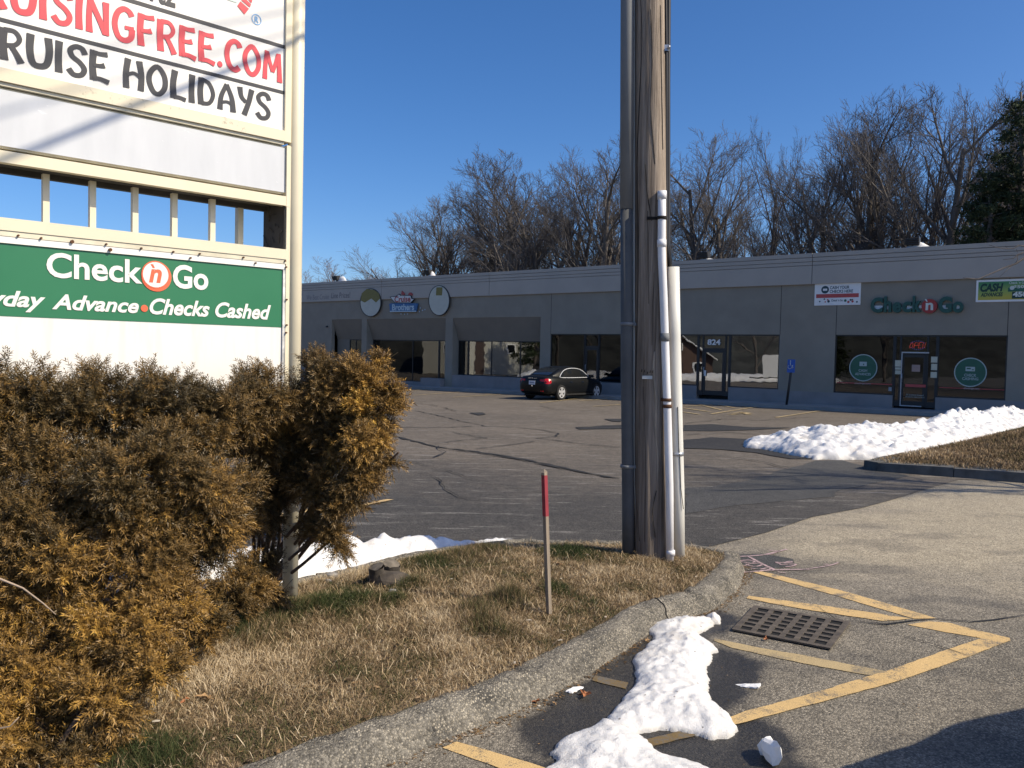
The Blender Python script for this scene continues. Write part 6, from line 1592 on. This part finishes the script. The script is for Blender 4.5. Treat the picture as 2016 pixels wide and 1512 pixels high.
def loft(secs, xs, m, name, parent, flip=False):
    V, Fc = [], []; n_ = len(secs[0]); ring_ = []
    for x, s_ in zip(xs, secs):
        full = s_ + [(-y, z) for y, z in reversed(s_) if y > 1e-6]
        if s_[0][0] > 1e-6: pass
        ring_.append(len(V)); V += [(x, y, z) for y, z in full]
    m_ = len(full)
    closed = secs[0][0][0] < 1e-6
    for a, b in zip(ring_[:-1], ring_[1:]):
        for j in range(m_ if closed else m_ - 1):
            j2 = (j + 1) % m_; Fc.append((a + j, b + j, b + j2, a + j2))
    Fc.append(tuple(range(ring_[0], ring_[0] + m_))); Fc.append(tuple(range(ring_[-1] + m_ - 1, ring_[-1] - 1, -1)))
    mb = MB(); mb.add(V, Fc, 0, True); o = mb.build(name, m, parent, local=True)
    return o
def make_sedan(label, loc, rz):
    car = thing('parked_sedan', label, 'car', loc, rz)
    L = dict(local=True)
    loft([body_sec(x) for x in BX], BX, M_CAR, 'body', car)
    loft([cab_sec(x) for x in CXS], CXS, M_CAR, 'cabin', car)
    dlo = [(-1.30, 1.00), (-1.22, 1.10), (-1.02, 1.24), (-.75, 1.345), (-.4, 1.395), (0, 1.40), (.3, 1.37), (.55, 1.29), (.78, 1.15), (.96, 1.00), (.5, .985), (0, .98), (-.6, .98), (-1.1, .985)]
    for sgn_ in (1, -1):
        def Pp(x, z, e): return (x, sgn_ * (side_y(x, z) + e), z)
        def side_poly(name, poly, m, e):
            q = []
            for i in range(len(poly)):
                a, b = poly[i], poly[(i + 1) % len(poly)]
                q.append(a)
            cx = sum(p[0] for p in q) / len(q); cz = sum(p[1] for p in q) / len(q)
            mb = MB(); mb.add([Pp(cx, cz, e)] + [Pp(x, z, e) for x, z in q], [(0, i + 1, (i + 1) % len(q) + 1) for i in range(len(q))]); return mb.build(name, m, car, **L)
        side_poly('side_window', [(.06, .99), (.06, 1.39), (.3, 1.365), (.55, 1.285), (.78, 1.145), (.93, 1.005), (.5, .99)], M_CGL, .006)
        side_poly('side_window', [(-.88, .99), (-.88, 1.275), (-.7, 1.345), (-.4, 1.385), (-.02, 1.39), (-.02, .99)], M_CGL, .006)
        side_poly('quarter_window', [(-1.26, 1.005), (-1.18, 1.10), (-1.02, 1.225), (-.94, 1.25), (-.94, .99)], M_CGL, .006)
        mb = MB(); q = [Pp(x, z, .010) for x, z in catmull(dlo, 3, True)]; mb.tube(q + [q[0]], .017, 5, caps=False); mb.build('window_trim', M_TRIM, car, **L)
        for x in (-1.35, 1.43):
            y = sgn_ * (interp(x, [-1.35, 1.43], [.905, .895]))
            mb = MB(); mb.prism(disc_poly(0, 0, .375, n=24), lambda a, b, o: (x + a, y + sgn_ * o, .345 + b), -.10, .012); mb.build('wheel_arch', M_GAP, car, **L)
            mb = MB(); n_ = 28; prof = [(.20, -.19), (.315, -.19), (.335, -.16), (.335, .0), (.32, .028), (.25, .032), (.235, .0)]
            for r_, o in prof:
                for k in range(n_): a = 2 * math.pi * k / n_; mb.v.append((x + r_ * math.cos(a), y + sgn_ * o, .335 + r_ * math.sin(a)))
            for i in range(len(prof) - 1):
                for k in range(n_): mb.f.append((i * n_ + k, i * n_ + (k + 1) % n_, (i + 1) * n_ + (k + 1) % n_, (i + 1) * n_ + k)); mb.mi.append(0); mb.sm.append(True)
            whl = mb.build('wheel', M_TYRE, car, **L)
            mb = MB()
            def W2(a, b, o): return (x + a, y + sgn_ * o, .335 + b)
            mb.prism(disc_poly(0, 0, .06, n=12), W2, .0, .03)
            v_ = []
            for k in range(n_): a = 2 * math.pi * k / n_; v_ += [W2(.205 * math.cos(a), .205 * math.sin(a), .014), W2(.24 * math.cos(a), .24 * math.sin(a), .024)]
            mb.add(v_, [(2 * k, 2 * k + 1, (2 * k + 3) % (2 * n_), (2 * k + 2) % (2 * n_)) for k in range(n_)])
            for k in range(5):
                a = 2 * math.pi * k / 5 + .3; c_, s_ = math.cos(a), math.sin(a)
                mb.prism([(c_ * r_ - s_ * w_, s_ * r_ + c_ * w_) for r_, w_ in ((.03, -.045), (.215, -.062), (.215, .062), (.03, .045))], W2, .0, .022)
            mb.build('rim', M_RIM, whl, **L)
            mb = MB(); mb.prism(disc_poly(0, 0, .235, n=24), W2, -.05, -.02); mb.build('brake_disc', M_GAP, whl, **L)
        # mirror, handles, door seams, sill
        mb = MB(); mb.hexa([(.80, sgn_ * .84, .96), (.98, sgn_ * .84, .97), (.95, sgn_ * 1.06, .98), (.84, sgn_ * 1.06, .98), (.80, sgn_ * .86, 1.10), (.93, sgn_ * .86, 1.10), (.92, sgn_ * 1.05, 1.12), (.84, sgn_ * 1.05, 1.12)]); mb.build('mirror', M_CAR, car, **L)
        for x in (-.62, .28): mb = MB(); mb.box((x, sgn_ * .912, .79), (.19, .03, .025)); mb.build('handle', M_CHROME, car, **L)
        for pts in ([(-.93, .95), (-.93, .80), (-1.0, .62), (-.95, .32)], [(.0, .96), (.0, .30)], [(1.0, .94), (1.05, .7), (1.02, .32)]):
            q = []
            for x, z in catmull(pts, 4): 
                s_ = body_sec(x); q.append((x, sgn_ * (interp(z, [p[1] for p in s_[1:8]], [p[0] for p in s_[1:8]]) + .001), z))
            mb = MB(); mb.tube(q, .005, 4); mb.build('door_seam', M_GAP, car, **L)
        mb = MB(); mb.fbox(-1.0, 1.05, .205, .275, .885, .925, 0, lambda a, b, o: (a, sgn_ * o, b)); mb.build('sill_trim', M_UNDER, car, **L)
        # tail lamp wraps the corner
        def TL_(x, z, e=.008):
            s_ = body_sec(x); return (x - .004, sgn_ * (interp(z, [p[1] for p in s_[1:9]], [p[0] for p in s_[1:9]]) + e), z)
        mb = MB(); a_ = [(-2.285, .74), (-2.22, .71), (-2.10, .73), (-2.02, .80), (-2.04, .90), (-2.12, .95), (-2.24, .945)]
        mb.add([TL_(-2.15, .83, .014)] + [TL_(x, z, .012) for x, z in a_], [(0, i + 1, (i + 1) % 7 + 1) for i in range(7)]); mb.build('tail_light', M_TAIL, car, **L)
        mb = MB(); mb.hexa([(-2.318, sgn_ * .42, .84), (-2.29, sgn_ * .66, .80), (-2.20, sgn_ * .66, .80), (-2.22, sgn_ * .42, .84), (-2.295, sgn_ * .42, .91), (-2.272, sgn_ * .66, .925), (-2.18, sgn_ * .66, .925), (-2.20, sgn_ * .42, .91)]); mb.build('tail_light', M_TAIL, car, **L)
        mb = MB(); mb.hexa([(2.10, sgn_ * .55, .62), (1.95, sgn_ * .86, .64), (1.90, sgn_ * .84, .64), (2.05, sgn_ * .55, .62), (2.06, sgn_ * .55, .76), (1.85, sgn_ * .87, .79), (1.80, sgn_ * .83, .79), (2.02, sgn_ * .55, .76)]); mb.build('headlight', M_CHROME, car, **L)
    def top_poly(name, pts, m):
        mb = MB(); mb.add(pts, [tuple(range(len(pts)))]); return mb.build(name, m, car, **L)
    rows = []; mb = MB()
    for x in (-1.72, -1.5, -1.25, -1.02):
        zr = roof_z(x); w_ = (cab_sec(x)[4][0]) * (.99 if x > -1.7 else .9); rows.append([(x, y * w_, zr + .017 + .006 * (1 - abs(y))) for y in (-1, -.5, 0, .5, 1)])
    mb.add([p for r_ in rows for p in r_], [(i * 5 + j, i * 5 + j + 1, (i + 1) * 5 + j + 1, (i + 1) * 5 + j) for i in range(3) for j in range(4)], 0, True); mb.build('rear_window', M_CGL, car, **L)
    rows = []; mb = MB()
    for x in (.42, .65, .9, 1.12):
        zr = roof_z(x); w_ = cab_sec(x)[4][0]; rows.append([(x, y * w_, zr + .017 + .006 * (1 - abs(y))) for y in (-1, -.5, 0, .5, 1)])
    mb.add([p for r_ in rows for p in r_], [(i * 5 + j, i * 5 + j + 1, (i + 1) * 5 + j + 1, (i + 1) * 5 + j) for i in range(3) for j in range(4)], 0, True); mb.build('windscreen', M_CGL, car, **L)
    mb = MB(); mb.box((-2.335, 0, .755), (.02, .34, .17)); pl = mb.build('licence_plate', M_PLATE, car, **L)
    mb = MB()
    for k in range(5): mb.box((-2.347, .10 - .05 * k, .755), (.003, .028, .07))
    mb.build('plate_characters', mat('plate_blue', (.05, .07, .16), .5), pl, **L)
    mb = MB(); mb.tube([(-2.34, -.02, .62), (-2.36, -.02, .62)], .035, 12); mb.build('badge', M_CHROME, car, **L)
    for k in range(5): mb = MB(); mb.box((-2.30, .20 - .1 * k, .955), (.012, .035, .022)); mb.build('badge_letter', M_CHROME, car, **L)
    mb = MB(); mb.box((-2.31, 0, .50), (.03, 1.25, .012)); mb.build('bumper_seam', M_GAP, car, **L)
    for y in (.55, -.55): mb = MB(); mb.box((-2.33, y, .40), (.02, .16, .035)); mb.build('reflector', M_TAIL, car, **L)
    mb = MB(); mb.tube([(-.95, 0, 1.41), (-1.02, 0, 1.47)], [.03, .006], 6); mb.build('roof_aerial', M_CAR, car, **L)
    mb = MB(); mb.box((0, 0, .19), (3.9, 1.5, .05)); mb.build('floor_pan', M_UNDER, car, **L)
    return car
W0, W1 = gnd(1103.5, 788), gnd(1178, 783.5)
hd = Vector((.636, .772, 0)); rt_ = Vector((hd.y, -hd.x, 0))
cc = W0 - rt_ * .86 + hd * 1.35
sedan = make_sedan('black four door sedan parked nose in towards the shops', (cc.x, cc.y, gz(cc.x, cc.y) + .02), math.atan2(hd.y, hd.x))
c2 = copy_tree(sedan); c2['label'] = 'dark sedan beside the camera whose curved shadow lies at the lower right'
c2.location = (4.78, 3.42, gz(4.78, 3.42) + .01); c2.rotation_euler = (0, 0, math.atan2(.36, .93))

# ------------------------------------------------------------------ across the side street, seen mirrored in the shop windows
def house(x, y, rz, w, dp, hw, hp, mw, mr, label, trim):
    e = thing('house', label, 'house', (x, y, gz(x, y) - .1), rz); K = dict(local=True)
    mb = MB(); mb.box((-dp / 2, 0, hw / 2), (dp, w, hw)); mb.add([(0, -w / 2, hw), (0, w / 2, hw), (0, 0, hp), (-dp, -w / 2, hw), (-dp, w / 2, hw), (-dp, 0, hp)], [(0, 1, 2), (3, 5, 4)]); mb.build('wall', mw, e, **K)
    mb = MB()
    for s_ in (1, -1):
        nrm = Vector((0, s_ * (hp - hw), w / 2)).normalized() * .12; o_ = .4
        a, b = Vector((o_, s_ * (w / 2 + .35), hw - .3 * (hp - hw) / (w / 2))), Vector((o_, 0, hp)); c, d = Vector((-dp - o_, 0, hp)), Vector((-dp - o_, a.y, a.z))
        mb.hexa([a, b, c, d, a + nrm, b + nrm, c + nrm, d + nrm])
    mb.build('roof', mr, e, **K)
    for s_ in (1, -1):
        mb = MB(); mb.tube([(o_ + .02, s_ * (w / 2 + .35), hw - .3 * (hp - hw) / (w / 2)), (o_ + .02, 0, hp)], .09, 4); mb.build('gable_trim', trim, e, **K)
    for yy, zz_, ww, hh in ((0, (hw + hp) / 2 - .1, .7, .8), (-w * .28, hw * .55, .9, 1.1), (w * .28, hw * .55, .9, 1.1)):
        mb = MB(); mb.box((.03, yy, zz_), (.08, ww, hh)); f_ = mb.build('window', trim, e, **K); mb = MB(); mb.box((.08, yy, zz_), (.03, ww * .7, hh * .75)); mb.build('pane', M_CGL, f_, **K)
    mb = MB(); mb.box((.04, 0, hw * .4), (.08, .95, hw * .8)); mb.build('door', mat('house_door', (.05, .03, .025), .6), e, **K)
    return e
M_BROWN = mat('brown_siding', (.10, .06, .045), .8, .15, 3); M_SIDING = mat('white_siding', (.46, .45, .39), .7, .06, 3); M_SHING = mat('dark_shingles', (.09, .085, .085), .95, .2, 4)
house(-36, 20, .35, 7, 9, 2.2, 4.6, M_BROWN, M_SHING, 'brown gabled cottage with white trim mirrored in the shop windows', M_WHITE)
house(-43, 40, .1, 12, 10, 5.2, 8.5, M_SIDING, M_SHING, 'large white house mirrored in the recessed shop window', M_WHITE)
for i, (x, y, h, pr) in enumerate(((-35, 33, 10, 0), (-36, 28.5, 9, 2), (-33, 13, 9, 3), (-27, 3, 10, 0), (-30, 24, 8, 4))):
    bare_tree(0, 0, 0, pr, 'bare street tree mirrored in the shop windows', 'bare street trees mirrored in the windows', i * 1.1, zb=gz(x, y) - .1, xy=(x, y, h))
conifer(0, 0, 0, 'dark evergreen mirrored in the recessed shop window', 31, .22, xy=(-35.5, 35.5, 10)); conifer(0, 0, 0, 'dark evergreen beside the road mirrored in the right-hand shop windows', 32, .25, xy=(-30, 7, 9))
q = [(-29, 6), (-25.5, 8), (-26, 16), (-28, 24), (-30, 38), (-33, 38), (-31, 24), (-29, 14)]
snow_bank('roadside_snow', q, .75, 1.2, .25, 'roadside snow bank across the side street, mirrored in the windows', 91, .6, .8, .25)
e = thing('box_trailer', 'white box trailer across the side street mirrored in the door glass', 'trailer', (-22, 15.5, gz(-22, 15.5)), .5)
mb = MB(); mb.box((0, 0, 1.45), (2.2, 4.6, 1.9)); mb.build('box', M_WHITE, e, local=True)
for x in (-1.05, 1.05):
    for y in (-.5, .5): mb = MB(); mb.tube([(x - .1, y, .35), (x + .1, y, .35)], .35, 16); mb.build('wheel', M_TYRE, e, local=True)
mb = MB(); mb.box((0, 0, .48), (1.9, 4.4, .12)); mb.tube([(0, 2.2, .48), (0, 3.4, .45)], .06, 6); mb.build('chassis', M_BLACK, e, local=True)
hx, hy = np.meshgrid(np.arange(-130, -44, 2.0), np.arange(-70, 95, 2.0))
hh = np.clip((-50 - hx) / 22, 0, 1) ** 1.5 * (7.5 + 5 * fbm(hx * .05, hy * .05, 3, 12)) + (fbm(hx * .6, hy * .6, 3, 13) - .5) * 1.6 * np.clip((-52 - hx) / 8, 0, 1) - 1.2
props(link('wooded_hill', np_mesh('wooded_hill', np.stack([hx, hy, hh], -1).reshape(-1, 3), grid_faces(*hx.shape), smooth=True), mat('leaf_litter', (.034, .036, .032), .95, .6, .35)), kind='structure')
for o in SC.objects:
    if '_loc' in o: del o['_loc']
